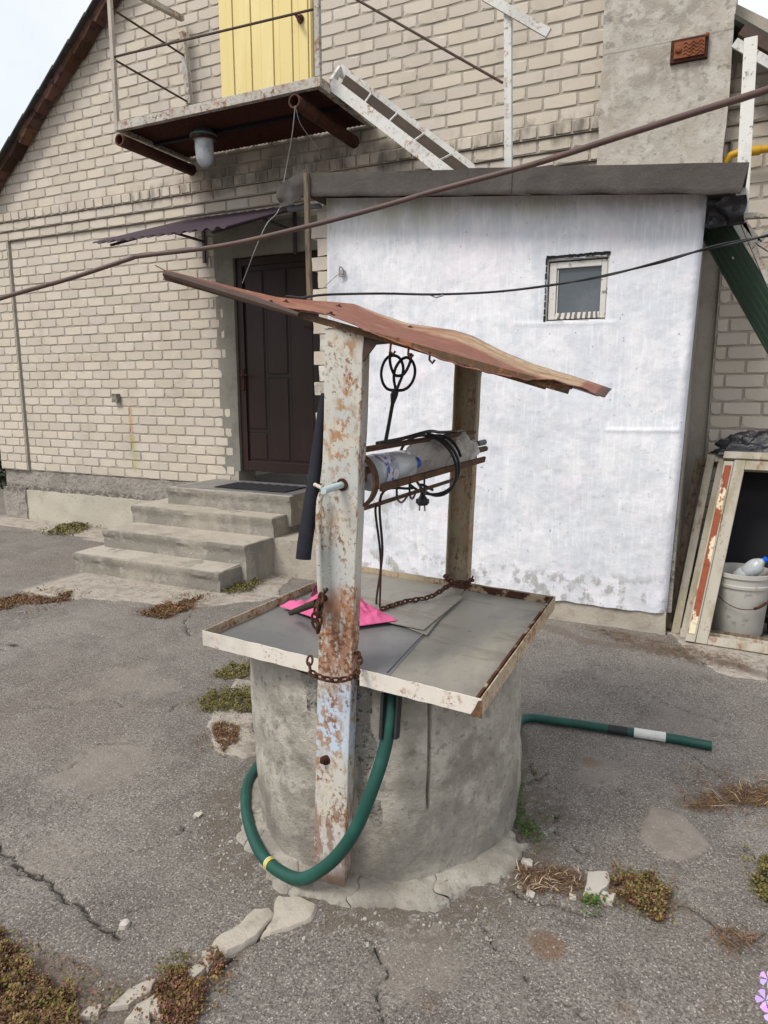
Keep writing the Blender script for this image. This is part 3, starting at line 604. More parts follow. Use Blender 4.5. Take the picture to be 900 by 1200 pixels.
t.lathe((q1[0] - .01, CY - .03, q1[2] - .01), (0, -1, 0), [(0, .016), (.014, .014), (.018, .006)], 8)
t.build('soot_door_plate', m_cast, chim)
# gas pipe right of the chimney
t = MB(); t.tube([aY(848, 225, 5.52), aY(848, 200, 5.52), aY(850, 189, 5.52), aY(856, 182, 5.52), aY(864, 179, 5.52), aY(885, 176.5, 5.52), (.75, 5.52, aY(885, 176.5, 5.52)[2] + .01)], .024, 12)
q = aY(885, 176.5, 5.52); t.lathe(q - np.array([.03, 0, 0]), (1, 0, 0), [(0, .031), (.06, .031)], 12); t.build('gas_pipe', m_gas, house, smooth=40)
# white board post hanging from the right verge, and loose brackets
tag(MB().bar(aY(880, 44, 5.1), aY(866, 303, 4.95), .075, .02, (0, 1, 0)).build('timber_post', m_winw, bevel=.003), 'white painted plank hanging upright from the right roof edge', 'plank')
# purple canopy over the entrance
cn_ = thing('door_canopy', aY(246, 290, 5.64), 'purple corrugated canopy sheet over the brown entrance door', 'canopy')
XL, XR = -4.82, -3.42
pl0 = aX(108, 285, XL); pr0 = aY(345, 262, pl0[1] + .0); zb = aY(225, 257, 5.63)[2]
yf, zf = pl0[1], pl0[2]
def can(u, v):
    return (XL + (XR - XL) * u, 5.63 + (yf - 5.63) * v, zb + (zf - zb) * v + .011 * math.sin(u * 2 * math.pi * 13))
MB().grid(can, 130, 6, (0, 0, -.004)).build('corrugated_sheet', m_purple, cn_, smooth=60)
for xx in (-4.66, -3.60):
    t = MB(); t.bar((xx, 5.635, zb - .03), (xx, 5.635, zb - .42), .03, .02, (0, 1, 0)); t.bar((xx, 5.62, zb - .22), (xx, 5.15, zb - .215), .02, .02); t.bar((xx, 5.62, zb - .03), (xx, yf + .05, zf - .02), .02, .02); t.build('bracket', m_purple, cn_)
# wall stub with rust stain
q = aY(138, 467, 5.65); tag(MB().gridbox(q[0] - .035, q[0] + .035, 5.60, 5.655, q[2] - .04, q[2] + .05, .02).rough(.012, 30, 3).build('wall_stub', m_jamb, house))

# ------------------------------------------------------------------ balcony (part of the house)
bx0, bx1, by, bz = -4.79, -2.76, 4.70, 3.765
t = MB(); t.box(bx0, bx1, by, by + .045, bz, bz + .07).box(bx0, bx0 + .045, by + .046, 5.60, bz, bz + .07).box(bx1 - .045, bx1, by + .046, 5.60, bz, bz + .07)
balc = t.build('balcony', m_balc, house, bevel=.003)
t = MB()                                      # expanded-metal floor: rows of small twisted strands
nxm, nym = 46, 20
for j in range(nym):
    y0 = by + .05 + (5.58 - by - .05) * j / nym; dy = (5.58 - by - .05) / nym
    t.bar((bx0 + .05, y0, bz + .03), (bx1 - .05, y0, bz + .03), .022, .006, (0, .5, .86))
    for i in range(nxm):
        x0 = bx0 + .05 + (bx1 - bx0 - .1) * (i + .5 * (j % 2)) / nxm; t.bar((x0, y0, bz + .033), (x0 + .022, y0 + dy, bz + .033), .014, .005)
t.build('mesh_floor', m_castd, balc)
t = MB(); t.box(bx0 + .05, bx1 - .05, by + .15, 5.60, bz + .052, bz + .058); t.box(bx0 + .05, bx1 - .05, by + .4, by + .44, bz + .0, bz + .029).box(bx0 + .05, bx1 - .05, by + .05, by + .13, bz + .052, bz + .058); t.build('floor_sheet', m_dark, balc)
for X, y0 in ((-4.745, 4.70), (-2.965, 4.67)):
    z_ = 3.69; t = MB(); n = 20
    pr = [(0, .036), (0, .05), (.96, .05), (.96, .03)]
    vs = [(X + r * math.cos(2 * math.pi * k / n), y0 + h, z_ + r * math.sin(2 * math.pi * k / n)) for h, r in [(.25, .038), (0, .038), (0, .05), (.95, .05)] for k in range(n)]
    t.add(vs, [(i * n + k, i * n + (k + 1) % n, (i + 1) * n + (k + 1) % n, (i + 1) * n + k) for i in range(3) for k in range(n)] + [tuple(range(n))]); t.build('support_pipe', m_pipe, balc, smooth=50)
p1b, p1t = (bx0 + .02, by + .01, bz), (bx0 + .03, by + .01, bz + 1.05)
MB().bar(p1b, p1t, .035, .03, (0, 1, 0)).build('rail_post', m_rail, balc)
qb, qt = aY(222, 122, 5.55), aY(214, 38, 5.55)
MB().bar(qb, qt, .055, .04, (0, 1, 0)).build('rail_post', m_balc, balc)
MB().bar((bx1 - .02, by + .015, bz + .07), (bx1 - .02, by + .015, bz + 1.05), .04, .035, (0, 1, 0)).build('rail_post', m_balc, balc)
rl = lambda a, b, r=.009: MB().tube([a, b], r, 6).build('rail', m_raild, balc)
P1 = lambda y: aY(130 + (y / 150) * 5, y, by + .01)
rl(P1(10), aY(217, 66, 5.55)); rl(P1(69), aY(221, 120, 5.55)); rl(P1(67), aY(371, 10, by + .01))
MB().bar(aY(165, -4, by + .4), aY(214, 22, 5.55), .05, .04).build('top_rail', m_balc, balc)
q = aZ(215, 125, bz + .07) if False else np.array([-4.42, 5.05, bz + .06])
tag(MB().gridbox(-4.60, -4.22, 4.95, 5.08, bz + .071, bz + .15, .03).rough(.008, 14, 3).build('concrete_block', m_block, smooth=30), 'grey concrete block lying on the balcony behind the rusty front edge', 'block')
# lamp under the balcony
q = aY(238, 148, 5.05); lamp = thing('yard_lamp', q, 'grey explosion-proof lamp with frosted glass hanging under the balcony', 'lamp')
q = aY(238, 141, 5.05); K = 1.55
MB().tube([q + np.array([0, 0, .10]), q + np.array([0, 0, 0])], .02, 8).lathe(q + np.array([0, 0, .02]), (0, 0, -1), [(h * K, r * K) for h, r in [(0, .018), (.03, .02), (.045, .035), (.085, .062), (.09, .075), (.10, .075), (.103, .062), (.115, .060)]], 24).build('lamp_housing', m_lampm, lamp, smooth=40)
MB().tube([q + np.array([.068 * K * math.cos(a), .068 * K * math.sin(a), (-.094 + .008 * math.sin(a)) * K]) for a in np.linspace(0, 6.28, 24)[:-1]], .010, 6, closed=True).bar(q + np.array([-.15, 0, -.10]), q + np.array([-.10, 0, -.115]), .03, .02).build('clamp_ring', m_castd, lamp)
MB().lathe(q + np.array([0, 0, -.097 * K]), (0, 0, -1), [(h * K, r * K) for h, r in [(0, .050), (.05, .051), (.10, .047), (.125, .038), (.14, .018), (.143, .004)]], 24).build('lamp_glass', m_lampg, lamp, smooth=60)
# metal stair from balcony down to the shed roof
SY0, SY1 = 4.86, 5.28
s0 = aY(388, 98, SY0); s1 = aY(536, 212, SY0); dv = (s1 - s0)
st = MB().bar(s0, s1, .02, .085, (0, 0, 1)).build('stair', m_stairw, house)
u0 = aY(398, 82, SY1); u1 = aY(560, 205, SY1)
MB().bar(u0, u1, .02, .085).build('stringer', m_stairw, st)
tf0, tf1 = s0 + np.array([0, .015, .0]), u0 + np.array([0, -.015, .0]); e0, e1 = s1 + np.array([0, .015, 0]), u1 + np.array([0, -.015, 0])
N_ = 5
for k in range(N_):
    a, b = (k + .28) / N_, (k + 1.22) / N_; a, b = a * .96, min(b * .96, .99)
    c4 = [tf0 + (e0 - tf0) * a, tf0 + (e0 - tf0) * b, tf1 + (e1 - tf1) * b, tf1 + (e1 - tf1) * a]
    MB().prism([tuple(p) for p in c4], (0, 0, -.006)).build('tread', m_tread, st)
    if k: MB().bar(c4[0], c4[3], .012, .016).build('tread_edge', m_stairw, st)
MB().bar(s0, u0, .02, .06).build('top_bracket', m_stairw, st)
RY = 4.9
MB().bar(aY(596, 214, RY), aY(595.5, 14, RY), .05, .035, (0, 1, 0)).build('handrail_post', m_stairw, st)
MB().bar(aY(567, -5, RY - .03), aY(643, 39, RY - .03), .025, .055).build('handrail_bar', m_stairw, st)
MB().tube([aY(410, -5, RY), aY(589, 97, RY)], .009, 6).build('handrail_wire', m_raild, st)
# wires from the right pipe
e = aY(346, 124, 4.66)
tag(MB().tube(spline([e, aY(342, 160, 4.75), aY(334, 205, 4.9), aY(327, 245, 4.8), aY(313, 262, 4.6), aY(300, 290, 4.6), aY(284, 332, 4.7)], 6), .0035, 5).build('hanging_wire', m_wire), 'thin pale wire dangling from the balcony pipe past the canopy', 'wire')
tag(MB().tube(spline([e, aY(352, 145, 4.75), aY(366, 165, 4.9), aY(382, 188, 5.1)], 6), .0025, 5).build('hanging_wire', m_wire), 'short thin wire from the balcony pipe end towards the shed roof', 'wire')

# ================================================================== SHED
SY = 4.65
shed = thing('shed', (-1.4, SY, 0), 'whitewashed lean-to shed with small window and felt roof', 'shed')
def shf(u, v):
    xl, xr = -2.69, -.128 - .05 * (1 - v); z0, z1 = .145 + .0 * u, 2.98 - .26 * u
    x = xl + (xr - xl) * u; z = z0 + (z1 - z0) * v
    n = mn.noise(Vector((x * 1.3, z * 1.3, 3))) * .018 + mn.noise(Vector((x * 7, z * 5, 9))) * .004
    if v < .02: z += mn.noise(Vector((x * 8, 0, 1))) * .02
    n += -.007 * math.exp(-((z - 1.335 - .02 * (x + .5)) / .012) ** 2) * (1 if -.62 < x < -.18 else 0) - .005 * math.exp(-((z - 2.0 + .02 * x) / .012) ** 2) * (1 if -1.25 < x < -.6 else 0) + .004 * math.exp(-((x + .655) / .012) ** 2) * (1 if z > 2.4 else 0)
    r = .05; dx = max(0, x - (xr - r)) / r; y = SY + n + r * (1 - math.sqrt(max(0, 1 - dx * dx))) * 1.2
    return (x, y, z)
W0 = (-1.052, -.655, 2.025, 2.425)
t = MB()
NU, NV = 240, 240
vs = [shf(i / NU, j / NV) for j in range(NV + 1) for i in range(NU + 1)]
inw = lambda p: W0[0] < p[0] < W0[1] and W0[2] < p[2] < W0[3]
fs = []
for j in range(NV):
    for i in range(NU):
        f4 = (j * (NU + 1) + i, j * (NU + 1) + i + 1, (j + 1) * (NU + 1) + i + 1, (j + 1) * (NU + 1) + i)
        if not all(inw(vs[q]) for q in f4): fs.append(f4)
t.add(vs, fs); t.build('front_wall', m_white, shed, smooth=60)
t = MB(); t.box(-2.64, W0[0] - .02, 4.70, 4.74, .14, 2.9).box(W0[1] + .02, -.22, 4.70, 4.74, .14, 2.66).box(-.23, -.15, 4.72, 5.64, .14, 2.66).box(-2.68, -2.6, 4.745, 5.64, .14, 2.9)
t.build('wall_core', m_plinth, shed)
t = MB(); t.gridbox(-2.70, -.175, 4.665, 5.6, -.05, .15, .05).rough(.012, 7, 4, .006, 26); t.build('foundation', m_conc, shed, smooth=40)
# window recess, frame, pane
x0, x1, z0, z1 = W0
t = MB(); t.box(x0 - .02, x0 + .012, SY + .012, 4.75, z0 - .02, z1 + .02).box(x1 - .012, x1 + .02, SY + .012, 4.75, z0 - .02, z1 + .02).box(x0 + .013, x1 - .013, SY + .012, 4.75, z1 - .012, z1 + .02).box(x0 + .013, x1 - .013, SY + .012, 4.75, z0 - .02, z0 + .012)
win = t.build('window', m_winw, shed)
t = MB(); a0, a1, c0, c1 = x0 + .02, x1 - .015, z0 + .02, z1 - .022
t.box(a0, a0 + .045, 4.672, 4.71, c0, c1).box(a1 - .035, a1, 4.672, 4.71, c0, c1).box(a0 + .046, a1 - .036, 4.672, 4.71, c1 - .038, c1); t.box(a0 + .048, a0 + .056, 4.682, 4.70, c0 + .04, c1 - .04)
t.build('frame', m_winw, win, bevel=.003)
MB().box(a0 + .046, a1 - .036, 4.668, 4.71, c0, c0 + .04).build('sill', m_winsill, win, bevel=.003)
MB().box(a0 + .03, a1 - .02, 4.695, 4.699, c0 + .03, c1 - .03).build('pane', m_glass, win)
MB().box(x0 - .01, x1 + .01, 4.735, 4.739, z0 - .01, z1 + .01).build('dark_back', m_dark, win)
t = MB()
for i in range(14):
    u = i / 14; t.bar((x0 + (x1 - x0) * u, SY - .001, z1 + .008 + random.uniform(-.003, .004)), (x0 + (x1 - x0) * (u + .075), SY - .001, z1 + .008 + random.uniform(-.003, .004)), .012, random.uniform(.012, .02))
for i in range(9):
    u = i / 9; t.bar((x0 + .002, SY - .001, z1 - (z1 - z0) * u), (x0 + .002, SY - .001, z1 - (z1 - z0) * (u + .09)), .010, random.uniform(.004, .012), (1, 0, 0))
t.build('gap', m_dark, win)
# toothed brick end at the left
z = .16; k = 0
while z < 2.88:
    if k % 2: h, xa = .128, -2.775
    else: h, xa = .104, -2.825
    xb = -2.66
    t = MB(); t.gridbox(xa + random.uniform(-.006, .006), xb, SY + .004 + random.uniform(0, .008), 4.90, z, z + h - .008, .05).rough(.006, 12, k, .003, 40)
    t.build('brick', m_brick if (z > 1.9 or random.random() < .3) else m_whitebrick, shed, smooth=50); z += h; k += 1
MB().box(-2.76, -2.69, 4.93, 5.64, .1, 2.88).build('side_wall', m_whitebrick, shed)
# roof: deck + felt pieces
def roofz(x): return 3.115 - (.31 / 2.85) * (x + 2.81)
t = MB(); t.prism([(-2.86, 4.50, roofz(-2.86) - .11), (-.0, 4.50, roofz(0) - .11), (-.0, 4.50, roofz(0) - .085), (-2.86, 4.50, roofz(-2.86) - .085)], (0, 1.12, 0)); t.build('roof_deck', m_raild, shed)
xs = [-2.80, -1.52, -1.27, -1.15, .045]
for k in range(4):
    a, b = xs[k], xs[k + 1] + .03
    def fe(u, v, a=a, b=b, k=k):
        x = a + (b - a) * u; zt = roofz(x) + .006 * (k % 2); n = mn.noise(Vector((x * 3, v * 2, k))) * .008
        lim = .36
        if v < lim:   # vertical drop at the front
            w_ = v / lim; return (x - .03 * (1 - w_) * (k == 3) * u, 4.445 + n - .006 * (k % 2), zt - .155 + .155 * w_ + mn.noise(Vector((x * 5, 1, k))) * .012 * (1 - w_))
        w_ = (v - lim) / (1 - lim); return (x, 4.447 + w_ * 1.14 - .006 * (k % 2), zt + .01 * math.sin(w_ * 3) + n * .5)
    MB().grid(fe, 40, 14, (0, .004, -.003)).build('felt_sheet', m_felt, shed, smooth=60)
t = MB()                                      # crumpled felt over the left corner
def cr_(u, v):
    x = -3.02 + .30 * u; z = roofz(-2.8) + .02 - .24 * v + .05 * u * v; n = mn.noise(Vector((x * 9, z * 7, 2))) * .03
    return (x + n, 4.43 + n + .05 * (1 - u), z + n - .08 * (1 - u) * (1 - v))
t.grid(cr_, 14, 14, (0, .006, 0)); t.build('felt_flap', m_felt, shed, smooth=50)
t = MB()
def cr3(u, v):
    x = -.12 + .20 * u; z = roofz(0) - .13 - .14 * v; n = mn.noise(Vector((x * 16, z * 16, 5))) * .035
    return (x + n * .5, 4.60 + n * 1.5 + .1 * v, z + n * .6)
t.grid(cr3, 16, 14, (0, .006, 0)); t.build('felt_flap', m_bag, shed, smooth=30)
MB().box(-2.97, -2.70, 4.55, 4.60, 2.90, 2.925).build('soffit_strip', m_lampm, shed)
tag(MB().bar(aY(359, 203, 4.43), aY(363, 352, 4.43), .035, .03, (0, 1, 0)).build('roof_post', m_wood, bevel=.002), 'thin grey wooden batten standing at the shed roof left corner', 'batten')
q = aY(400, 318, 4.62)
hk = thing('wall_hook', q, 'small metal bracket with wire on the upper left of the white wall', 'hook')
MB().tube(spline([q + np.array([-.03, .02, -.02]), q + np.array([0, -.02, .03]), q + np.array([.025, 0, 0]), q + np.array([.02, 0, -.03]), q + np.array([-.02, -.01, -.03])], 5), .005, 6).box(q[0] - .012, q[0] + .02, q[1] - .01, q[1] + .04, q[2] - .02, q[2] + .01).build('bracket', m_wire, hk)
MB().tube([q + np.array([-.03, 0, -.02]), aY(378, 338, 4.6)], .003, 5).build('wire', m_wire, hk)

# green corrugated sheet and frame right of the shed
gs = thing('side_canopy', aY(880, 330, 4.9), 'dark green corrugated sheet on a white angle-iron frame beside the shed', 'canopy')
A_, B_, C_, D_ = aY(815, 266, 5.15), aY(857, 262, 4.85), aY(930, 385, 4.72), aY(905, 425, 5.02)
def gsf(u, v):
    a = A_ + (D_ - A_) * v; b = B_ + (C_ - B_) * v; p = a + (b - a) * u
    return tuple(p + np.array([0, -.010, .006]) * math.sin(u * 2 * math.pi * 6))
MB().grid(gsf, 60, 6, (0, .004, .004)).build('corrugated_sheet', m_green, gs, smooth=60)
fr_ = [((868, 255), (915, 365)), ((866, 254), (905, 252)), ((872, 262), (889, 284)), ((889, 284), (908, 258)), ((889, 284), (915, 300))]
for (a, b) in fr_:
    MB().bar(aY(*a, 4.80), aY(*b, 4.80), .03, .045, (0, 1, 0)).build('frame_bar', m_balc, gs, bevel=.002)

# ================================================================== ENTRANCE STEPS
steps = thing('entrance_steps', (-4.1, 4.9, 0), 'worn concrete steps up to the brown entrance door', 'steps')
for i, (X0, X1, Y0, Z0, Z1, Y1) in enumerate([(-5.01, -3.40, 4.125, -.03, .175, 4.46), (-4.93, -3.345, 4.40, -.03, .34, 4.80), (-4.95, -3.33, 4.77, .02, .505, 5.64), (-4.70, -3.285, 4.985, .40, .665, 5.64)]):
    t = MB(); t.gridbox(X0, X1, Y0, Y1, Z0, Z1, .035)
    t.v = [(x, y - (.02 if (z > Z1 - .045 and y < Y0 + .01) else 0), z) for x, y, z in t.v]
    t.rough(.009, 3, i, .003, 22); t.build('step', m_concs, steps, smooth=32)
    t = MB(); t.gridbox(X0 + .015, X1 - .015, Y0 + .0, Y1, Z1 - .015, Z1 + .004, .05).rough(.004, 5, i + 9, .002, 26); t.build('tread', m_conc, steps, smooth=32)
t = MB(); t.gridbox(-3.34, -2.72, 4.78, 5.64, -.03, .335, .04).rough(.012, 4, 7, .006, 22); t.build('landing_block', m_conc, steps, smooth=32)
t = MB(); t.gridbox(-4.62, -3.29, 5.03, 5.63, .66, .678, .05).rough(.004, 4, 8); t.build('landing_top', m_galvd, steps, smooth=32)
def mt(u, v):
    p = np.array([-4.22 + .80 * u, 5.10 + .36 * v, .688 + .003 * math.sin(u * 50) * math.sin(v * 30)]); return p
tag(MB().grid(mt, 40, 20, (0, 0, -.008)).build('doormat', m_mat), 'black rectangular doormat on the landing before the brown door', 'doormat')

# ================================================================== WELL
well = thing('draw_well', (RC[0], RC[1], 0), 'old concrete ring well with rusty metal posts, tray cover and sheet roof', 'well')
TZ = {}
FL = aZ(237, 739, .82); FR = aZ(564, 819.5, .78); BR = aZ(651, 699, .77); BL_ = aZ(414.4, 661.9, .80)
def TR(u, v, dz=0): return (FL * (1 - u) + FR * u) * (1 - v) + (BL_ * (1 - u) + BR * u) * v + np.array([0, 0, dz])
def tray_px(x, y, dz=0):
    u = v = .5
    for _ in range(25):
        z = TR(u, v, dz)[2]; p = aZ(x, y, z); best = None
        # solve bilinear by Newton
        f = TR(u, v, dz)[:2] - p[:2]; du = (TR(u + .01, v)[:2] - TR(u, v)[:2]) / .01; dv_ = (TR(u, v + .01)[:2] - TR(u, v)[:2]) / .01
        s = np.linalg.solve(np.stack([du, dv_], 1), f); u -= s[0]; v -= s[1]
    return u, v
# concrete ring
t = MB(); NT, NH = 600, 56
def ringpt(a, h):
    x = math.cos(a); y = math.sin(a); v = Vector((x * 1.3, y * 1.3, h * 1.5))
    r = RR - .006 + mn.noise(v * 1.6) * .02 + mn.noise(v * 7) * .005 + mn.noise(v * 26) * .0015
    r -= .016 * max(0, 1 - h / .5) + .006 * math.exp(-((h - .34) / .03) ** 2) * (.5 + .5 * math.cos(a - R(-60)))
    dc = (a - A_CR + math.pi) % (2 * math.pi) - math.pi
    if h > .28: r -= .022 * math.exp(-((dc + .012 * mn.noise(Vector((0, 0, h * 6)))) / .009) ** 2)
    if h > .70: r += .008
    return r
A_CR = math.atan2(*(aR(505, 880, 1.95)[:2] - RC)[::-1])
vs = []
for j in range(NH + 1):
    for i in range(NT):
        a = 2 * math.pi * i / NT; top_ = .715 - .02 * math.cos(a); h = -.04 + (top_ + .04) * j / NH; r = ringpt(a, h)
        vs.append((RC[0] + r * math.cos(a), RC[1] + r * math.sin(a), h))
fs = [(j * NT + i, j * NT + (i + 1) % NT, (j + 1) * NT + (i + 1) % NT, (j + 1) * NT + i) for j in range(NH) for i in range(NT)]
n0 = len(vs)
for i in range(NT): a = 2 * math.pi * i / NT; vs.append((RC[0] + (RR - .08) * math.cos(a), RC[1] + (RR - .08) * math.sin(a), .715 - .02 * math.cos(a)))
for i in range(NT): a = 2 * math.pi * i / NT; vs.append((RC[0] + (RR - .08) * math.cos(a), RC[1] + (RR - .08) * math.sin(a), 0))
fs += [(NH * NT + i, NH * NT + (i + 1) % NT, n0 + (i + 1) % NT, n0 + i) for i in range(NT)] + [(n0 + i, n0 + (i + 1) % NT, n0 + NT + (i + 1) % NT, n0 + NT + i) for i in range(NT)]
t.add(vs, fs); ring = t.build('concrete_ring', m_ring, well, smooth=40)
ring.data.materials.append(m_ringrough)
aP = math.atan2(*(aR(425, 850, 1.93)[:2] - RC)[::-1]); aP0 = math.atan2(*(aR(362, 850, 1.95)[:2] - RC)[::-1])
for p in ring.data.polygons:
    c = p.center; a = math.atan2(c.y, c.x); d1 = (a - aP + math.pi) % (2 * math.pi) - math.pi; d0 = (a - aP0 + math.pi) % (2 * math.pi) - math.pi
    n_ = mn.noise(Vector((a * 9, c.z * 9, 1))) * .10
    if abs(d1) < .05 + n_ * .8 and .25 < c.z + n_ < .8: p.material_index = 1
    if abs(d0) < .10 + n_ and c.z > .60 + n_ * 1.4: p.material_index = 1
# posts: steel channels
def channel(a, b, w, d, th, yaw, open_front, name, mat):
    a, b = Vector(a), Vector(b); ax = (b - a).normalized(); r = Vector((math.cos(yaw), math.sin(yaw), 0)); r = (r - ax * r.dot(ax)).normalized(); f = r.cross(ax)  # f points to -y
    f = f if f.y < 0 else -f; s = -1 if open_front else 1
    prof = [(-w / 2, 0), (w / 2, 0), (w / 2, -d), (w / 2 - th, -d), (w / 2 - th, -th), (-w / 2 + th, -th), (-w / 2 + th, -d), (-w / 2, -d)]
    vs = []; n = 30
    for i in range(n + 1):
        p = a + (b - a) * i / n + r * mn.noise(Vector((0, 1, i * .4))) * .002
        for (x, y) in prof: vs.append(p + r * x + f * (y * s + (0 if s == 1 else -d)))
    m_ = len(prof); fs = [(i * m_ + k, i * m_ + (k + 1) % m_, (i + 1) * m_ + (k + 1) % m_, (i + 1) * m_ + k) for i in range(n) for k in range(m_)]
    cap = [(0, 1, 4, 5), (1, 2, 3, 4), (5, 6, 7, 0)]
    fs += [tuple(c) for c in cap] + [tuple(q + n * m_ for q in c[::-1]) for c in cap]
    return MB().add(vs, fs).build(name, mat, well, bevel=.003)
PB = aZ(384.5, 1043, .0); PT = aR(403.5, 386, 1.83)
post1 = channel(PB, PT, .108, .055, .007, R(6), False, 'post', m_post)
QT = aR(547, 424, 2.93); QB0 = aR(535, 672, 2.93); QB = QB0 + (QB0 - QT) * ((QB0[2] + .03) / (QT[2] - QB0[2]))
QT = QT - np.array([0, 0, .012])
post2 = channel(QB, QT, .105, .055, .007, R(4), True, 'post', m_post2)
pd = lambda z: np.array(PB) + (np.array(PT) - np.array(PB)) * (z - PB[2]) / (PT[2] - PB[2])
# bolt, axle
q = aR(381, 889, np.hypot(*pd(.27)[:2]) - .002)
MB().lathe(q, (-.0, -1, 0), [(0, .020), (.004, .020), (.005, .012), (.012, .012), (.013, .007), (.022, .007)], 10).build('bolt', m_castd, well)
zA = aR(400, 569, np.hypot(*pd(1.2)[:2]))[2]; qa = aR(401, 568, np.hypot(*pd(zA)[:2]) - .004); rear = aR(566, 518, 3.0)
axd = rear - qa; axl = axd / np.linalg.norm(axd)
MB().tube([qa - axl * .002, qa + axl * .001], .0175, 16).build('axle_hole', m_castd, post1)
m_axle = M('pale_blue_axle_paint', (.42, .52, .54), .5, layers=[('noise', 30, 5, .55, .7, (.25, .2, .15), .6)])
MB().tube([aX(379, 575, (qa - axl * .10)[0] - .01), qa + axl * .01], .0095, 12).build('axle', m_axle, post1, smooth=40)
# tray: four rims and sheets
def rim(a, b, inn, name, m1, hgt=.05, dz=0):
    a = np.array(a); b = np.array(b); inn = np.array(inn) / np.linalg.norm(inn) * .004; n = 26
    def g(u, v):
        p = a + (b - a) * u; w_ = mn.noise(Vector((u * 9, v, 3))) * .0025
        return p + np.array([0, 0, -hgt + hgt * v + w_ + dz])
    o = MB().grid(g, n, 3, tuple(inn)).build(name, m1, well)
    return o
ux = (FR - FL); vy = (BL_ - FL); eps = .006
uL, uR = tray_px(369, 779)[0], tray_px(414, 790)[0]
rim(FL, TR(uL, 0), vy, 'tray_rim', m_rimw); rim(TR(uR, 0), FR, vy, 'tray_rim', m_rimw)
rim(FR + vy * .003, BR, -ux, 'tray_rim', m_rimr2); rim(BL_ + ux * .003, BR - ux * .004, -vy, 'tray_rim', m_rimr2); rim(FL + vy * .004, BL_, ux, 'tray_rim', m_rimr2)
t = MB()                                      # rusty inner angle along the right and back edge
for (p, q_) in ((TR(.985, .01), TR(.985, .985)),): t.bar(p + np.array([0, 0, -.022]), q_ + np.array([0, 0, -.022]), .008, .042)
t.bar(TR(.5, .988, -.024), TR(.98, .988, -.024), .008, .042); t.build('inner_angle', m_rimr, well)
t = MB(); q = FR + np.array([0, -.003, -.026]); t.prism([q + np.array([-.030, 0, -.026]), q + np.array([.004, 0, -.028]), q + np.array([.004, 0, .024]), q + np.array([-.008, 0, .020]), q + np.array([-.018, 0, -.004])], (0, .002, 0)); t.build('rust_patch', m_beam, well)
def sheet(pxs, dz, mat, name, th=.003, sag=.004, edge=True):
    P = [TR(*tray_px(x, y, dz), dz) for x, y in pxs]
    def g(u, v):
        p = (P[0] * (1 - u) + P[1] * u) * (1 - v) + (P[3] * (1 - u) + P[2] * u) * v
        return p + np.array([0, 0, mn.noise(Vector((p[0] * 5, p[1] * 5, dz * 100))) * sag])
    return MB().grid(g, 24, 24, (0, 0, -th)).build(name, mat, well, smooth=40)
DZ_ = -.032
sheet([(452, 790), (562, 822), (650, 704), (545, 684)], DZ_, m_galv, 'sheet')
sheet([(238, 744), (456, 792), (500, 741), (362, 684)], DZ_ + .002, m_galvd, 'sheet')
sheet([(358, 688), (500, 744), (546, 688), (418, 664)], DZ_ + .007, m_galv, 'sheet')
sheet([(375, 712), (497, 737), (543, 698), (400, 690)], DZ_ + .016, m_galv, 'sheet', th=.005, sag=.003)
# seam strip lip along the middle join
p0, p1 = TR(*tray_px(453, 789, DZ_), DZ_ + .004), TR(*tray_px(500, 739, DZ_), DZ_ + .004)
MB().bar(p0, p1, .004, .004).build('seam', m_galvd, well)
MB().prism([TR(.03, .03, -.046), TR(.97, .03, -.046), TR(.97, .97, -.046), TR(.03, .97, -.046)], (0, 0, -.004)).build('tray_base', m_rimr, well)
# roof: rafter and sheet
ra, rb = aY(192.5, 324.5, 1.60), aY(667, 457.5, 1.60)
t = MB(); t.bar(ra, rb, .006, .017, (0, 0, 1)); up_r = np.array([0, .021, .005]); t.bar(ra + up_r, rb + up_r, .036, .005, (0, 0, 1)); t.build('rafter', m_beam, well)
t = MB(); t.bar(aY(470, 402, 2.80) * 1, aY(640, 452, 2.80), .03, .03); t.build('rear_rafter', m_beam, well)
fpx = [(192, 319), (238, 331), (280, 344), (304, 351), (333, 359), (382, 367), (411, 378), (440, 391), (483, 407), (533, 426), (573, 436), (600, 441), (617, 444), (640, 443), (668, 450), (689, 457)]
bpx = [(194, 316, 1.62), (249, 330, 1.86), (281, 338, 2.02), (324, 348, 2.22), (365, 352, 2.45), (388, 353.5, 2.58), (415, 356, 2.72), (440, 366, 2.75), (478, 379, 2.75), (507, 383, 2.75), (533, 387, 2.75), (553, 393, 2.75), (590, 412, 2.75), (627, 427, 2.75), (680, 443, 2.75), (717, 455.5, 2.75)]
def resample(P, n):
    P = np.array(P); d = np.r_[0, np.cumsum(np.linalg.norm(np.diff(P, axis=0), axis=1))]; s = np.linspace(0, d[-1], n)
    return np.stack([np.interp(s, d, P[:, k]) for k in range(3)], -1)
Fp = resample([aY(x, y, 1.575) for x, y in fpx], 81); Bp = resample([aY(x, y, Y) for x, y, Y in bpx], 81)
NVs = 24; vs = []
for j in range(NVs + 1):
    v = j / NVs
    for i in range(81):
        u = i / 80; p = Fp[i] * (1 - v) + Bp[i] * v
        p = p + np.array([0, 0, -.02 * math.sin(math.pi * v) + mn.noise(Vector((u * 7, v * 4, 5))) * .008 * math.sin(math.pi * v) + (mn.noise(Vector((u * 40, 0, 1))) * .004 if j == 0 else 0)])
        vs.append(tuple(p))
fs = [(j * 81 + i, j * 81 + i + 1, (j + 1) * 81 + i + 1, (j + 1) * 81 + i) for j in range(NVs) for i in range(80)]
t = MB().add(vs, fs); rs = t.build('roof_sheet', m_roofsheet, well, smooth=60)
so = rs.modifiers.new('thickness', 'SOLIDIFY'); so.thickness = .003; so.offset = -1
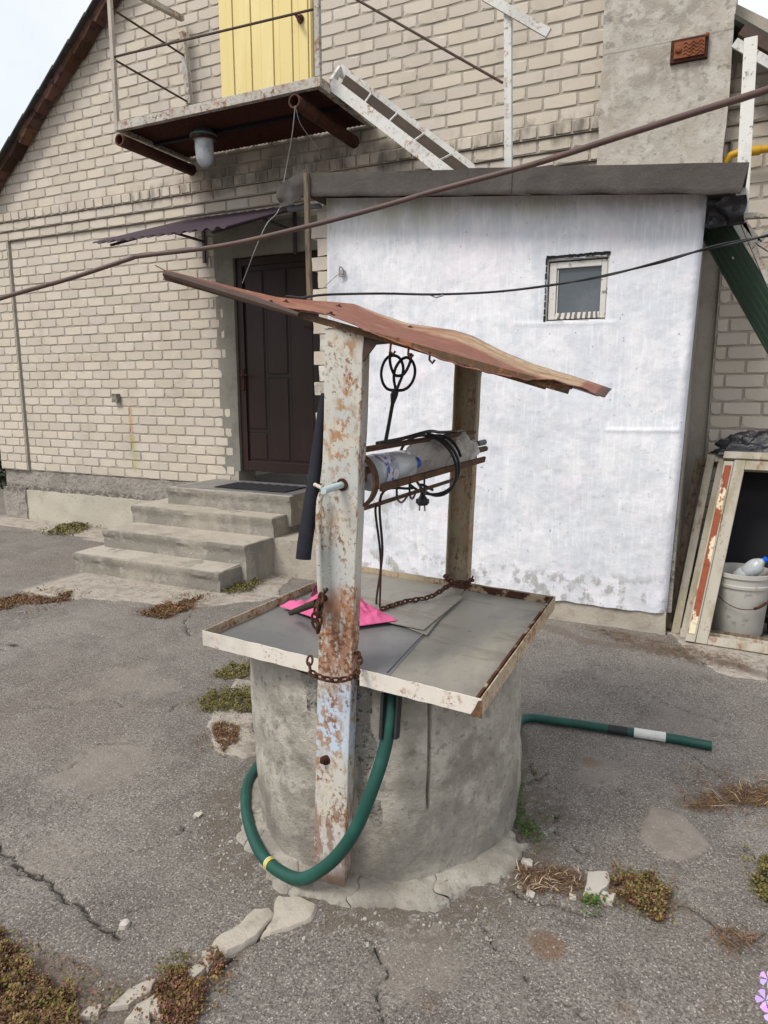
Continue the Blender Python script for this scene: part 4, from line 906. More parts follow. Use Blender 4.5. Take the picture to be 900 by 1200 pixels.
A1 = rs.data.attributes.new('streak', 'FLOAT', 'POINT'); A2 = rs.data.attributes.new('rim', 'FLOAT', 'POINT')
st_, rm_ = [], []
for j in range(NVs + 1):
    for i in range(81):
        u, v = i / 80, j / NVs; c = .42 + .1 * (u - .45)
        cen = .97 - .10 * max(0, u - .5); wid = .10 + 1.0 * max(0, u - .50)
        st_.append(min(1, max(0, 1 - abs(v - cen) / wid) * 1.6 * min(1, max(0, (u - .47) * 12)) * (1 if u < .96 else 0) * (.75 + .8 * mn.noise(Vector((u * 5, v * 7 - u * 3, 2))))))
        rm_.append(1 if (v < .03 and u > .6 and mn.noise(Vector((u * 30, 0, 0))) > -.1) or (u > .975) else 0)
A1.data.foreach_set('value', st_); A2.data.foreach_set('value', rm_)
t = MB(); t.tube([aY(x, y, 1.57) for x, y in [(193, 321), (215, 327), (250, 338), (290, 350), (325, 361), (350, 369)]], [.009, .011, .012, .012, .010, .006], 8); t.build('rolled_edge', m_raild, well)
for (u_, v_) in ((.30, .06), (.46, .10), (.46, .85), (.62, .08), (.78, .12), (.62, .9), (.30, .8)):
    i_, j_ = int(u_ * 80), int(v_ * NVs); q = np.array(vs[j_ * 81 + i_]); MB().lathe(q + np.array([0, 0, -.002]), (.3, -.1, 1), [(0, .012), (.004, .012), (.006, .005), (.010, .004)], 8).build('nail', m_castd, well)
t = MB(); t.tube([aY(193, 317, 1.575), aY(182, 311, 1.575)], .0015, 5); t.build('wire_end', m_castd, well)
for (x, y) in ((458, 409), (504, 419), (479, 413)):
    t = MB(); q = aY(x, y - 6, 1.585); t.tube([q, q + np.array([0, -.004, -.018]), q + np.array([.008, -.004, -.026]), q + np.array([.014, -.004, -.018])], .003, 6); t.build('hook', m_castd, well)
t = MB(); gY = PT[1] + .01; t.prism([aY(424, 384, gY), aY(462, 402, gY), aY(440, 404, gY), aY(425, 424, gY)], (0, .006, 0)); t.build('gusset', m_raild, well)
# windlass
g0 = aR(411, 563, np.hypot(*qa[:2]) + .06); g1 = aR(563, 527, 2.92); gd = (g1 - g0) / np.linalg.norm(g1 - g0)
gu = np.array([0, 0, 1.]) - gd * gd[2]; gu /= np.linalg.norm(gu); gs = np.cross(gd, gu); GL = np.linalg.norm(g1 - g0)
def gp(s, ang, r=.088): return g0 + gd * s * GL + (gu * math.sin(ang) + gs * math.cos(ang)) * r
wnd = thing('windlass', g0, 'rusty open windlass drum of flat bars between the two well posts', 'windlass')
m_wl = M('dark_rust_bar', srgb(84, 64, 50), .8, layers=[('noise', 20, 7, .45, .65, srgb(112, 74, 48), .8), ('noise', 50, 5, .5, .7, srgb(44, 34, 30), .7)], bump=[('noise', 90, 5, .4, .002)])
for ang, se in ((R(75), .86), (R(-12), .82), (R(-80), .78), (R(170), .86)):
    MB().bar(gp(.02, ang), gp(se, ang), .022, .010, tuple(gu * math.sin(ang) + gs * math.cos(ang))).build('bar', m_wl, wnd, bevel=.001)
for s in (-.0,):
    n = 36; vs = []
    for k in range(n):
        a = 2 * math.pi * k / n
        for (dr_, ds) in ((.0, -.02), (.0, .02), (.006, .02), (.006, -.02)): vs.append(gp(s, a, .078 + dr_) + gd * ds * .7)
    MB().add(vs, [(k * 4 + c, k * 4 + (c + 1) % 4, ((k + 1) % n) * 4 + (c + 1) % 4, ((k + 1) % n) * 4 + c) for k in range(n) for c in range(4)]).build('end_ring', m_wl, wnd)
    for a in (R(30), R(150), R(-90)): MB().bar(gp(s, a, 0), gp(s, a, .08), .02, .006, tuple(gd)).build('spoke', m_wl, wnd)
MB().tube([gp(-.02, 0, 0), gp(.06, 0, 0)], .02, 12).build('hub', m_wl, wnd); MB().tube([gp(.94, 0, 0), gp(1.06, 0, 0)], .012, 12).build('hub', m_wl, wnd)
q = gp(1.0, 0, .0); MB().tube([aR(560, 520, 2.93), aR(568, 518, 2.97)], .012, 10).build('axle_end', m_lampm, wnd)
# bottles lying in the windlass
def bottle(a, b, r, name, mat, label, squash=0, seed=1):
    a, b = np.array(a), np.array(b); L_ = np.linalg.norm(b - a); d = (b - a) / L_
    root = thing(name, (a + b) / 2, label, 'bottle')
    prof = [(0, r * .55), (.012, r * .92), (.03, r), (L_ * .12, r), (L_ * .14, r * .95), (L_ * .16, r), (L_ * .34, r), (L_ * .36, r * .95), (L_ * .38, r), (L_ * .62, r), (L_ * .72, r * .92), (L_ * .84, r * .5), (L_ * .90, r * .33), (L_ * .93, r * .33)]
    t = MB().lathe(a, d, prof, 22)
    if squash: t.rough(squash, 18, seed, squash * .5, 40)
    t.build('body', mat, root, smooth=50)
    return root, a, d, L_
ba, bb = gp(.055, R(50), .014), gp(.40, R(50), .012)
b1, a_, d_, L_ = bottle(ba, bb, .052, 'water_bottle', m_pet, 'clear plastic bottle with blue cap and torn label lying in the windlass', .004)
t = MB().lathe(a_ + d_ * L_ * .13, d_, [(0, .0532), (L_ * .2, .0532)], 22); t.f = t.f[:-2]; t.build('label', m_label, b1, smooth=40)
MB().lathe(a_ + d_ * L_ * .90, d_, [(0, .019), (.002, .0205), (.022, .0205), (.024, .017)], 18).build('cap', m_cap, b1, smooth=40)
bottle(gp(.43, R(60), .024), gp(.93, R(70), .026), .066, 'crumpled_bottle', m_petd, 'crumpled dusty grey plastic bottle lying deeper in the windlass', .026, 4)
# electric cable wound round the windlass, with a plug
pts = []
for k in range(90):
    a = R(80) - k / 90 * 2 * math.pi * 2.2; s = .44 + .05 * math.sin(k / 9) + .0012 * k; pts.append(gp(s, a, .108 + .012 * math.sin(a * .9 + 1)) + np.array([0, 0, -.012]))
cab = thing('black_cable', gp(.48, 0, 0), 'black electric cable looped round the windlass ending in a dangling plug', 'cable')
MB().tube(pts, .0052, 7).build('loops', m_black, cab, smooth=60)
t = MB()
for (s0_, s1_) in ((.10, .36), (.18, .42), (.28, .50)): t.tube(spline([gp(s0_, R(-5), .092), gp(s0_ + .03, R(-40), .10), gp((s0_ + s1_) / 2, R(-68), .105), gp(s1_, R(-95), .10)], 6), .0035, 6)
t.tube(spline([gp(.14, R(88), .094), gp(.30, R(88), .097), gp(.46, R(80), .112), gp(.60, R(90), .098), gp(.72, R(85), .094)], 6), .006, 6)
t.build('strands', m_black, cab, smooth=60)
q = aR(495, 578, 2.35); t = MB(); t.tube(spline([gp(.5, R(-80), .10), aR(493, 568, 2.36), q], 5), .0052, 7)
t.lathe(q, (.05, 0, -1), [(0, .007), (.012, .012), (.02, .018), (.036, .020), (.042, .017), (.043, .004)], 14).box(q[0] - .02, q[0] + .022, q[1] - .01, q[1] + .01, q[2] - .036, q[2] - .020).tube([q + np.array([-.009, 0, -.04]), q + np.array([-.010, 0, -.062])], .0025, 6).tube([q + np.array([.009, 0, -.04]), q + np.array([.010, 0, -.062])], .0025, 6)
t.build('plug', m_black, cab, smooth=50)
MB().tube(spline([gp(.22, R(-30), .095), aR(447, 580, 2.05), aR(448, 650, 2.15), TR(*tray_px(441, 706, -.01), -.01), TR(*tray_px(447, 716, -.01), -.012)], 8), .0042, 7).build('hanging_lead', m_black, cab)
MB().tube(spline([gp(.10, R(-70), .09), aR(440, 600, 2.0), aR(446, 655, 2.12), TR(*tray_px(445, 712, -.01), -.008)], 8), .0038, 7).build('hanging_lead', m_black, cab)
# carpet beater
bt = thing('carpet_beater', aY(467, 415, 1.78), 'black plastic carpet beater hanging head-up under the well roof', 'carpet beater')
cz = lambda pts, Y=1.80: [aY(400 + x / 4.5, 380 + y / 4.5, Y + .0) for x, y in pts]
L1 = [(285, 350), (245, 342), (222, 315), (211, 275), (213, 235), (228, 195), (252, 170), (285, 166), (312, 185), (326, 225), (322, 268), (306, 310), (290, 350)]
L2 = [(290, 350), (330, 345), (362, 322), (384, 280), (388, 235), (376, 198), (350, 176), (322, 183), (296, 212), (280, 250), (277, 290), (284, 330), (288, 350)]
L3 = [(258, 145), (256, 190), (264, 232), (280, 265), (303, 272), (330, 262), (352, 226), (365, 190), (366, 152)]
for P_, Yo in ((L1, 1.80), (L2, 1.806), (L3, 1.793)): MB().tube(spline(cz(P_, Yo), 6), .0043, 8).build('loop', m_black, bt, smooth=60)
MB().tube(cz([(288, 345), (278, 375), (270, 420), (252, 520), (234, 615)], 1.80), [.0095, .0115, .0058, .0056, .0060], 10).build('handle', m_black, bt, smooth=60)
# black foam grip beside the post
g_ = [aR(381, 462, 1.98), aR(378, 482, 1.97), aR(372, 530, 1.95), aR(364, 590, 1.90), aR(357, 640, 1.87), aR(355.5, 655, 1.865)]
grip = thing('crank_handle', g_[0], 'dark foam-covered crank handle hanging left of the front well post', 'handle')
MB().tube(spline(g_, 5), [.012 + .0095 * min(1, i / 18) for i in range(26)], 16).build('foam_grip', m_foam, grip, smooth=60)
MB().tube([aR(378, 572, 1.87), aR(369, 568, 1.9)], .006, 8).tube(spline([aR(377, 578, 1.855), aR(374, 592, 1.858), aR(373, 640, 1.862), aR(376, 700, 1.87), aR(379, 735, 1.875)], 5), .0085, 8).build('crank_arm', m_post, grip, smooth=60)
# chains
LK = MB().tube([(.0125 * math.cos(a) if abs(math.cos(a)) > 0 else 0, .0065 * math.sin(a), 0) for a in np.linspace(0, 2 * math.pi, 15)[:-1]], .0028, 6, closed=True).mesh('chain_link', smooth=60); LK.materials.append(m_chain)
def chain(path, name, label, step=.0185, scale=1.0):
    P = np.array(path); d = np.r_[0, np.cumsum(np.linalg.norm(np.diff(P, axis=0), axis=1))]; n = int(d[-1] / (step * scale))
    root = thing(name, P[0], label, 'chain')
    for i in range(n):
        s = (i + .5) * step * scale; p = np.array([np.interp(s, d, P[:, k]) for k in range(3)]); p2 = np.array([np.interp(s + .004, d, P[:, k]) for k in range(3)]); tdir = Vector(p2 - p).normalized()
        o = bpy.data.objects.new('chain_link', LK); S.collection.objects.link(o); o.parent = root; o.location = Vector(p) - Vector(P[0])
        qn = tdir.to_track_quat('X', 'Z'); o.rotation_mode = 'QUATERNION'; from mathutils import Quaternion
        o.rotation_quaternion = qn @ Quaternion((1, 0, 0), math.pi / 2 * (i % 2) + .3); o.scale = (scale,) * 3
    return root
rz = lambda x, y, d: aR(x, y, d)
chain(spline([rz(363, 770, 1.86), rz(364, 786, 1.825), rz(374, 793, 1.80), rz(392, 797, 1.795), rz(410, 794, 1.80), rz(419, 786, 1.83), rz(421, 770, 1.87), rz(416, 762, 1.93)], 6), 'post_chain', 'rusty chain looped round the front well post at tray height', scale=1.25)
chain(spline([TR(*tray_px(447, 715, -.01), -.006), TR(*tray_px(475, 706, -.01), -.006), TR(*tray_px(505, 699, 0), 0), rz(530, 684, 2.72), rz(546, 682, 2.76)], 6), 'tray_chain', 'dark chain lying across the tray towards the rear post', scale=1.35)
chain(spline([rz(522, 674, 2.8), rz(526, 680, 2.72), rz(540, 684, 2.70), rz(551, 681, 2.76), rz(554, 676, 2.85)], 6), 'rear_post_chain', 'rusty chain tied round the foot of the rear well post', scale=1.5)
chain(spline([rz(381, 690, 1.90), rz(376, 700, 1.86), rz(371, 712, 1.84), rz(369, 728, 1.85), rz(373, 738, 1.85)], 6) + spline([rz(376, 700, 1.84), rz(374, 716, 1.83), rz(371, 722, 1.83)], 4), 'hanging_chain', 'bunched rusty chain end hanging at the left edge of the front post', scale=1.3)
tag(MB().tube([TR(*tray_px(341, 722, .0), .012), rz(372, 706, 1.86), rz(380, 701, 1.90)], [.010, .011, .011], 10).build('stick', m_stick), 'short charred stick poking left from the front post over pink cloth', 'stick')
# pink cloth
def cloth(P, name, label, mat, hump=.02, seed=0):
    C4 = [TR(*tray_px(x, y, DZ_), DZ_ + .020) for x, y in P]
    def g(u, v):
        p = (C4[0] * (1 - u) + C4[1] * u) * (1 - v) + (C4[3] * (1 - u) + C4[2] * u) * v
        e = min(1, 6 * min(u, 1 - u, v, 1 - v)); n = mn.noise(Vector((u * 3.2, v * 4, seed))) + .5 * mn.noise(Vector((u * 9, v * 7, seed)))
        f_ = abs(mn.noise(Vector((u * 5 + v * 3, v * 9 - u * 2, seed + 5)))) * 1.6 + .35 * mn.noise(Vector((u * 16, v * 13, seed)))
        return p + np.array([0, 0, hump * (.35 + n * .8 + f_) * e])
    return tag(MB().grid(g, 40, 30, (0, 0, -.002)).build(name, mat, smooth=60), label, 'cloth')
cloth([(328, 716), (404, 742), (466, 733), (412, 703)], 'pink_cloth', 'bright pink cloth spread on the tray behind the front post', m_pink, .034, 3)
cloth([(364, 704), (380, 708), (388, 698), (368, 694)], 'maroon_rag', 'small maroon rag on the tray left of the front post', m_maroon, .02, 6)

# hose
hp = [aR(458, 800, 1.99), aR(458, 816, 1.93), aR(457, 845, 1.895), aR(449, 885, 1.87), aR(436, 925, 1.85), aR(419, 967, 1.85), aR(400, 997, 1.87), aR(378, 1018, 1.90), aZ(352, 1030, .05), aZ(326, 1020, .028), aZ(306, 1000, .026), aZ(293, 970, .026), aZ(288, 940, .026), aZ(293, 912, .026)]
hs = thing('garden_hose', aZ(350, 1035, 0), 'thick dark green hose looping round the foot of the well ring', 'hose')
a0_ = math.atan2(hp[-1][1] - RC[1], hp[-1][0] - RC[0]) % (2 * math.pi)
back = [np.array([RC[0] + (.60 + .03 * k / 6) * math.cos(a0_ - (a0_ - R(35)) * k / 7), RC[1] + (.60 + .04 * k / 6) * math.sin(a0_ - (a0_ - R(35)) * k / 7), .024]) for k in range(1, 7)]
tail = [aZ(612, 843, .024), aZ(660, 846, .024), aZ(720, 855, .024), aZ(780, 864, .024), aZ(834, 874, .024)]
allp = spline(hp + back + tail, 8)
MB().tube(allp, .0205, 14).build('hose_tube', m_hose, hs, smooth=60)
def wrap(p, q, r, nm, mt_): MB().tube([p, (np.array(p) + q) / 2, q], r, 16).build(nm, mt_, hs, smooth=50)
tl_ = lambda x: aZ(x, 843 + (x - 612) * .14 + (0 if x < 700 else -.3), .024)
def on_tail(x):   # nearest hose point whose picture x matches
    best = None
    for p in allp[-34:]:
        v = p - EYE; px = 450 + F * (v @ _rt) / (v @ _fw)
        if best is None or abs(px - x) < best[0]: best = (abs(px - x), p)
    return best[1]
seg = lambda x0, x1: (on_tail(x0), on_tail(x1))
def wrap2(x0, x1, r, nm, mt_):
    P_ = [p for p in allp[-34:] if x0 <= 450 + F * ((p - EYE) @ _rt) / ((p - EYE) @ _fw) <= x1]
    if len(P_) > 1: MB().tube(P_, r, 16).build(nm, mt_, hs, smooth=50)
wrap2(712, 742, .0214, 'black_tape_wrap', m_tapeb); wrap2(742, 786, .0218, 'white_tape_wrap', m_tapew)
P_ = [p for p in allp[:110] if 306 <= 450 + F * ((p - EYE) @ _rt) / ((p - EYE) @ _fw) <= 318 and p[2] < .05][:3]
if len(P_) > 1: MB().tube([P_[0], P_[0] + (P_[1] - P_[0]) * .9], .0212, 16).build('yellow_print', m_tapey, hs, smooth=50); MB().tube([P_[0] + (P_[1] - P_[0]) * 1.0, P_[0] + (P_[1] - P_[0]) * 1.25], .0214, 16).build('white_clip', m_tapew, hs, smooth=50)
t = MB()
for dx in (-9, 9): t.bar(aR(459 + dx, 812, 1.905), aR(456 + dx * .95, 866, 1.87), .010, .028, (0, 1, 0))
t.build('rubber_strap', m_black, hs, bevel=.003)

# concrete apron pieces round the ring
apron = thing('well_apron', (RC[0], RC[1], 0), 'cracked concrete collar pieces round the foot of the well', 'paving'); 
def slab(pxs, z, name='concrete_piece', par=None, mat=m_conc, seed=0, th=.05):
    P = gpx(pxs); P = [np.array(p) for p in P]; c = sum(P) / len(P); Q = jag(P + [P[0]], 2, .16)[:-1]
    n = len(Q); up0 = [(q[0], q[1], z - .012 + mn.noise(Vector((q[0] * 9, q[1] * 9, seed))) * .006) for q in Q]; inn = [(q[0] + (c[0] - q[0]) * .10, q[1] + (c[1] - q[1]) * .10, z + mn.noise(Vector((q[0] * 5, q[1] * 5, 2 + seed))) * .010) for q in Q]
    low = [(q[0], q[1], -.03) for q in Q]; mid = (c[0], c[1], z + .003)
    vs = low + up0 + inn + [mid]; fs = [((i + 1) % n, i, i + n, (i + 1) % n + n) for i in range(n)] + [((i + 1) % n + n, i + n, i + 2 * n, (i + 1) % n + 2 * n) for i in range(n)] + [((i + 1) % n + 2 * n, i + 2 * n, 3 * n) for i in range(n)]
    fs = [f[::-1] for f in fs]; t = MB().add(vs, fs); me_fix = t
    o = t.build(name, mat, par, smooth=35)
    import bmesh
    b = bmesh.new(); b.from_mesh(o.data); bmesh.ops.recalc_face_normals(b, faces=b.faces); b.to_mesh(o.data); b.free(); o.data.shade_smooth(); o.data.set_sharp_from_angle(angle=R(35))
    return o
angs = [R(d) for d in (-172, -140, -126, -98, -76, -48, -4)]
for i, (a0, a1) in enumerate(zip(angs[:-1], angs[1:])):
    def cf(u, v, a0=a0, a1=a1, i=i):
        a = a0 + .0016 + (a1 - a0 - .0032) * u + .09 * ((1 - u) * mn.noise(Vector((v * 2.5, i * 3.1, 1))) + u * mn.noise(Vector((v * 2.5, (i + 1) * 3.1, 1))))
        w_ = .058 + .05 * (mn.noise(Vector((math.cos(a) * 3, math.sin(a) * 3, 4))) + .3) + .02 * mn.noise(Vector((math.cos(a) * 19, math.sin(a) * 19, 2)))
        r = RR - .05 + (w_ + .05) * v; x, y = RC[0] + r * math.cos(a), RC[1] + r * math.sin(a)
        z = .036 - .028 * v ** 2 + mn.noise(Vector((x * 9, y * 9, i * .3))) * .008 + mn.noise(Vector((x * 40, y * 40, 3))) * .0025
        if v > .97: z = -.012
        e = min(u, 1 - u)
        if e < .02: z -= .003
        return (x, y, z)
    MB().grid(cf, 34, 22).build('concrete_piece', m_ring, apron, smooth=60)
for i, (pp, z) in enumerate([([(246, 1112), (256, 1100), (300, 1066), (316, 1064), (324, 1072), (300, 1100), (264, 1122)], .012), ([(326, 1050), (352, 1052), (372, 1062), (366, 1078), (340, 1090), (305, 1098), (318, 1078)], .010)]):
    slab(pp, z, par=apron, seed=i)
rubble = thing('broken_paving', aZ(160, 1165, 0), 'broken pale concrete pieces at the lower left of the yard', 'paving')
for i, pp in enumerate([[(125, 1185), (150, 1160), (185, 1148), (178, 1165), (150, 1182)], [(145, 1200), (160, 1180), (183, 1168), (176, 1200)], [(92, 1195), (105, 1182), (120, 1180), (115, 1195)], [(205, 1148), (230, 1132), (246, 1132), (226, 1152)], [(168, 1190), (183, 1172), (196, 1180), (188, 1198)], [(236, 1120), (255, 1112), (258, 1128), (244, 1140)]]): slab(pp, .011, 'concrete_piece', rubble, seed=i + 20)
for pp, lb in (([(683, 1050), (688, 1024), (712, 1024), (716, 1036), (702, 1052)], 'large flat pale stone between the weeds right of the well'), ([(700, 1058), (706, 1048), (722, 1052), (718, 1062)], 'small pale stone against the large flat stone')):
    o = slab(pp, .014, 'flat_stone', None, m_stonew, 3); tag(o, lb, 'stone')
for (x, y, r, lb) in [(618, 1012, .018, 'white lump of stone at the well collar right edge'), (622, 1048, .013, 'small white stone in dry weeds below the white lump'), (295, 1007 + 74, .0, ''), (146, 1084, .015, 'single whitish stone lying on the asphalt at lower left'), (232, 955, .013, 'small pale stone alone on the asphalt left of the hose loop'), (671, 1050, .012, 'round whitish stone left of the large flat stone')]:
    if not r: continue
    q = aZ(x, y, .005); t = MB().gridbox(-r, r, -r * .8, r * .8, -r * .5, r * .55, r * .3)
    t.v = [tuple(np.array(p) * (.55 + .45 * r / max(1e-6, math.sqrt(p[0] ** 2 + p[1] ** 2 + (p[2] * 1.3) ** 2))) + np.array([q[0], q[1], r * .3])) for p in t.v]; t.rough(r * .45, 50, int(x)); tag(t.build('stone', m_stonew, smooth=50), lb, 'stone', 'small pale stones lying on the yard')
# gravel specks
def scatter(name, n, pos, size, mat, label, cat, kind='stuff', flat=.6):
    vs = []; fs = []
    for k in range(n):
        x, y = pos(); r = size(); rot = random.random() * 6.28; m_ = random.choice((4, 5)); b = len(vs)
        ring_ = [(x + r * random.uniform(.7, 1.2) * math.cos(rot + i * 6.283 / m_), y + r * random.uniform(.7, 1.2) * math.sin(rot + i * 6.283 / m_)) for i in range(m_)]
        z0 = .0 + zg(x, y); vs += [(p[0], p[1], z0 - .002) for p in ring_] + [(x + (p[0] - x) * .6, y + (p[1] - y) * .6, z0 + r * flat) for p in ring_]
        fs += [tuple(b + m_ + i for i in range(m_))] + [(b + i, b + (i + 1) % m_, b + m_ + (i + 1) % m_, b + m_ + i) for i in range(m_)]
    return tag(MB().add(vs, fs).build(name, mat), label, cat, None, kind)
def zg(x, y):
    i = np.searchsorted(gx, x) - 1; j = np.searchsorted(gy, y) - 1; return float(GZ[min(max(j, 0), ny - 1), min(max(i, 0), nx - 1)])
def view_pos():
    while True:
        p = aZ(random.uniform(-20, 920), 640 + 580 * random.random() ** .8)
        if math.hypot(p[0] - RC[0], p[1] - RC[1]) > RR + .02 and p[1] < 4.6: return p[0], p[1]
scatter('gravel', 5200, view_pos, lambda: .0012 + .0035 * random.random() ** 4, m_stone, 'tiny pale stones scattered over the grey asphalt', 'gravel')
def edge_pos():
    while True:
        a = random.uniform(-2.6, -.2); r = RR + random.gauss(.16, .05)
        if r > RR + .05: return RC[0] + r * math.cos(a), RC[1] + r * math.sin(a)
scatter('loose_grit', 600, edge_pos, lambda: .002 + .006 * random.random() ** 3, m_stone, 'loose grit along the edge of the well collar', 'grit')

# low plants and litter: clumps of small leaves
def clump(name, pxpoly, n, mat, label, cat, leaf=(.004, .012), hgt=.02, z0=0, extra=None, blade=False):
    P = gpx(pxpoly); A = np.array(P); lo, hi = A.min(0), A.max(0); vs = []; fs = []; k = 0; tries = 0
    c = A.mean(0)
    def inside(x, y):
        r = False; j = len(P) - 1
        for i in range(len(P)):
            if (P[i][1] > y) != (P[j][1] > y) and x < (P[j][0] - P[i][0]) * (y - P[i][1]) / ((P[j][1] - P[i][1]) or 1e-9) + P[i][0]: r = not r
            j = i
        return r
    while k < n and tries < n * 40:
        tries += 1; x, y = random.uniform(lo[0] - .02, hi[0] + .02), random.uniform(lo[1] - .02, hi[1] + .02)
        w_ = mn.noise(Vector((x * 14, y * 14, 1))) * .03
        if not inside(x + w_, y - w_) and random.random() > .06: continue
        dens = mn.noise(Vector((x * 22, y * 22, 4)))
        if dens < -.25 and random.random() < .8: continue
        k += 1; s = random.uniform(*leaf); h = hgt * (.25 + max(0, .5 + dens)) * random.random() ** .7
        a, tlt = random.random() * 6.283, random.uniform(-.2, 1.2) if not blade else random.uniform(-.12, .2)
        d = Vector((math.cos(a) * math.cos(tlt), math.sin(a) * math.cos(tlt), math.sin(tlt))) * s; sd2 = Vector((-math.sin(a), math.cos(a), random.uniform(-.5, .5))) * s * .35 if not blade else Vector((-math.sin(a), math.cos(a), 0)) * .0011
        p = Vector((x, y, z0 + zg(x, y) + h)); b = len(vs)
        if blade:
            m_ = p + d * .5 + Vector((random.uniform(-1, 1), random.uniform(-1, 1), random.uniform(0, 1))) * s * .12
            vs += [p - sd2, p + sd2, m_ + sd2, m_ - sd2, p + d + sd2 * .3, p + d - sd2 * .3]; fs += [(b, b + 1, b + 2, b + 3), (b + 3, b + 2, b + 4, b + 5)]
        else:
            vs += [p, p + d * .5 + sd2, p + d, p + d * .5 - sd2]; fs += [(b, b + 1, b + 2, b + 3)]
    t = MB().add(vs, fs)
    return tag(t.build(name, mat), label, cat, None, 'stuff')
E_ = lambda cx, cy, rx, ry, n=10: [(cx + rx * math.cos(i * 6.283 / n), cy + ry * math.sin(i * 6.283 / n)) for i in range(n)]
bl = [(-30, 1090), (8, 1098), (25, 1120), (40, 1155), (85, 1160), (92, 1185), (95, 1215), (-30, 1215)]
clump('groundcover', bl, 9000, m_mossr, 'red-brown creeping plants in the bottom left corner', 'groundcover', (.005, .012), .03)
clump('groundcover_shoots', bl, 2600, m_moss, 'green shoots among the red-brown plants in the bottom left corner', 'groundcover', (.005, .013), .034)
clump('weed_patch', [(180, 1165), (200, 1140), (235, 1140), (240, 1165), (225, 1205), (195, 1205)], 3600, m_mossr, 'red-brown weed patch between the broken concrete pieces', 'weeds', (.005, .013), .03)
clump('weed_patch', E_(205, 1135, 9, 10), 500, m_moss, 'small olive tuft above the red-brown patch at lower left', 'weeds', (.005, .011), .03)
clump('weed_patch', E_(252, 1133, 10, 9), 600, m_mossr, 'small red-brown tuft at the end of the long concrete piece', 'weeds', (.005, .011), .03)
clump('moss_patch', [(232, 825), (245, 812), (297, 808), (297, 835), (262, 838), (235, 834)], 3600, m_moss, 'olive moss patch left of the ring, middle of three', 'moss', (.006, .013), .03)
clump('moss_patch', [(250, 792), (270, 780), (297, 776), (297, 794), (262, 797)], 1800, m_moss, 'olive moss patch left of the ring, topmost of three', 'moss', (.006, .014), .025)
clump('moss_patch', [(248, 855), (262, 850), (280, 855), (278, 870), (262, 885), (252, 872)], 1500, m_mossr, 'reddish moss patch left of the ring, lowest of three', 'moss', (.006, .012), .018)
clump('moss_patch', [(256, 692), (264, 680), (290, 680), (308, 686), (290, 696), (262, 699)], 1700, m_moss, 'olive moss patch at the right corner of the lowest step', 'moss', (.010, .024), .035)
clump('moss_patch', [(54, 627), (70, 618), (98, 615), (106, 620), (85, 628)], 1500, m_moss, 'olive moss patch on the asphalt by the house plinth', 'moss', (.014, .03), .03)
clump('dry_litter', [(165, 722), (185, 710), (225, 706), (240, 700), (225, 714), (195, 726)], 3400, m_mossr, 'red-brown mat of plants at the front edge of the step slab', 'groundcover', (.006, .018), .022)
clump('dry_litter', [(-10, 706), (20, 698), (60, 702), (85, 694), (82, 706), (30, 708), (0, 716)], 3000, m_mossr, 'red-brown mat of plants at the left end of the step slab', 'groundcover', (.008, .02), .018)
clump('dry_litter', [(680, 735), (730, 742), (800, 758), (880, 780), (880, 792), (820, 780), (740, 760)], 1500, m_dry, 'dry twiggy litter below the leaning window frame', 'litter', (.01, .05), .02, blade=True)
clump('dry_weeds', [(800, 945), (845, 930), (905, 920), (905, 945), (870, 944), (830, 950)], 900, m_dry, 'dry reddish stalks lying at the right edge of the yard', 'weeds', (.02, .08), .02, blade=True)
clump('pale_straw', [(815, 945), (845, 925), (905, 905), (905, 950)], 40, m_straw, 'pale straw stalks among the reddish stalks at the right edge', 'straw', (.03, .09), .025, blade=True)
clump('dry_weeds', [(608, 1022), (640, 1016), (684, 1028), (682, 1046), (640, 1052), (612, 1048)], 900, m_dry, 'dry weeds just below the right end of the well collar', 'weeds', (.006, .03), .02, blade=True)
clump('pale_straw', [(605, 1022), (684, 1026), (682, 1050), (612, 1050)], 60, m_straw, 'pale stalks in the weeds just below the well collar', 'straw', (.02, .06), .025, blade=True)
clump('weed_patch', [(716, 1035), (735, 1026), (765, 1030), (785, 1052), (770, 1078), (745, 1068), (725, 1055)], 2600, m_mossr, 'low red-brown weed patch right of the large flat stone', 'weeds', (.005, .014), .028)
clump('weed_shoots', [(716, 1035), (735, 1026), (765, 1030), (785, 1052), (770, 1078), (745, 1068), (725, 1055)], 1100, m_moss, 'olive shoots in the patch right of the large flat stone', 'weeds', (.005, .014), .034)
clump('moss_patch', [(878, 1030), (890, 1008), (910, 1008), (910, 1062), (890, 1055)], 1800, m_moss, 'green moss patch cut by the right edge of the yard', 'moss', (.006, .014), .03)
clump('grass_tuft', [(602, 965), (606, 940), (612, 950), (638, 985), (620, 990)], 420, m_green2, 'fresh green grass tuft at the right foot of the well ring', 'grass', (.006, .014), .02)
clump('grass_tuft', [(603, 935), (606, 900), (610, 905), (611, 945)], 130, m_green2, 'thin grass growing up the right side of the ring', 'grass', (.015, .04), .03, blade=True)
clump('green_weed', E_(695, 1062, 7, 8), 130, m_green2, 'little bright green weed at the foot of the flat stone', 'weed', (.008, .016), .03)
clump('dry_twigs', E_(860, 1105, 22, 12), 120, m_dry, 'small nest of dry twigs at the end of the right crack', 'twigs', (.02, .06), .02, blade=True)
clump('moss_strip', [(552, 1002), (570, 992), (576, 996), (560, 1006)], 260, m_moss, 'thin moss in the joint at the ring foot', 'moss', (.004, .009), .012, z0=.04)

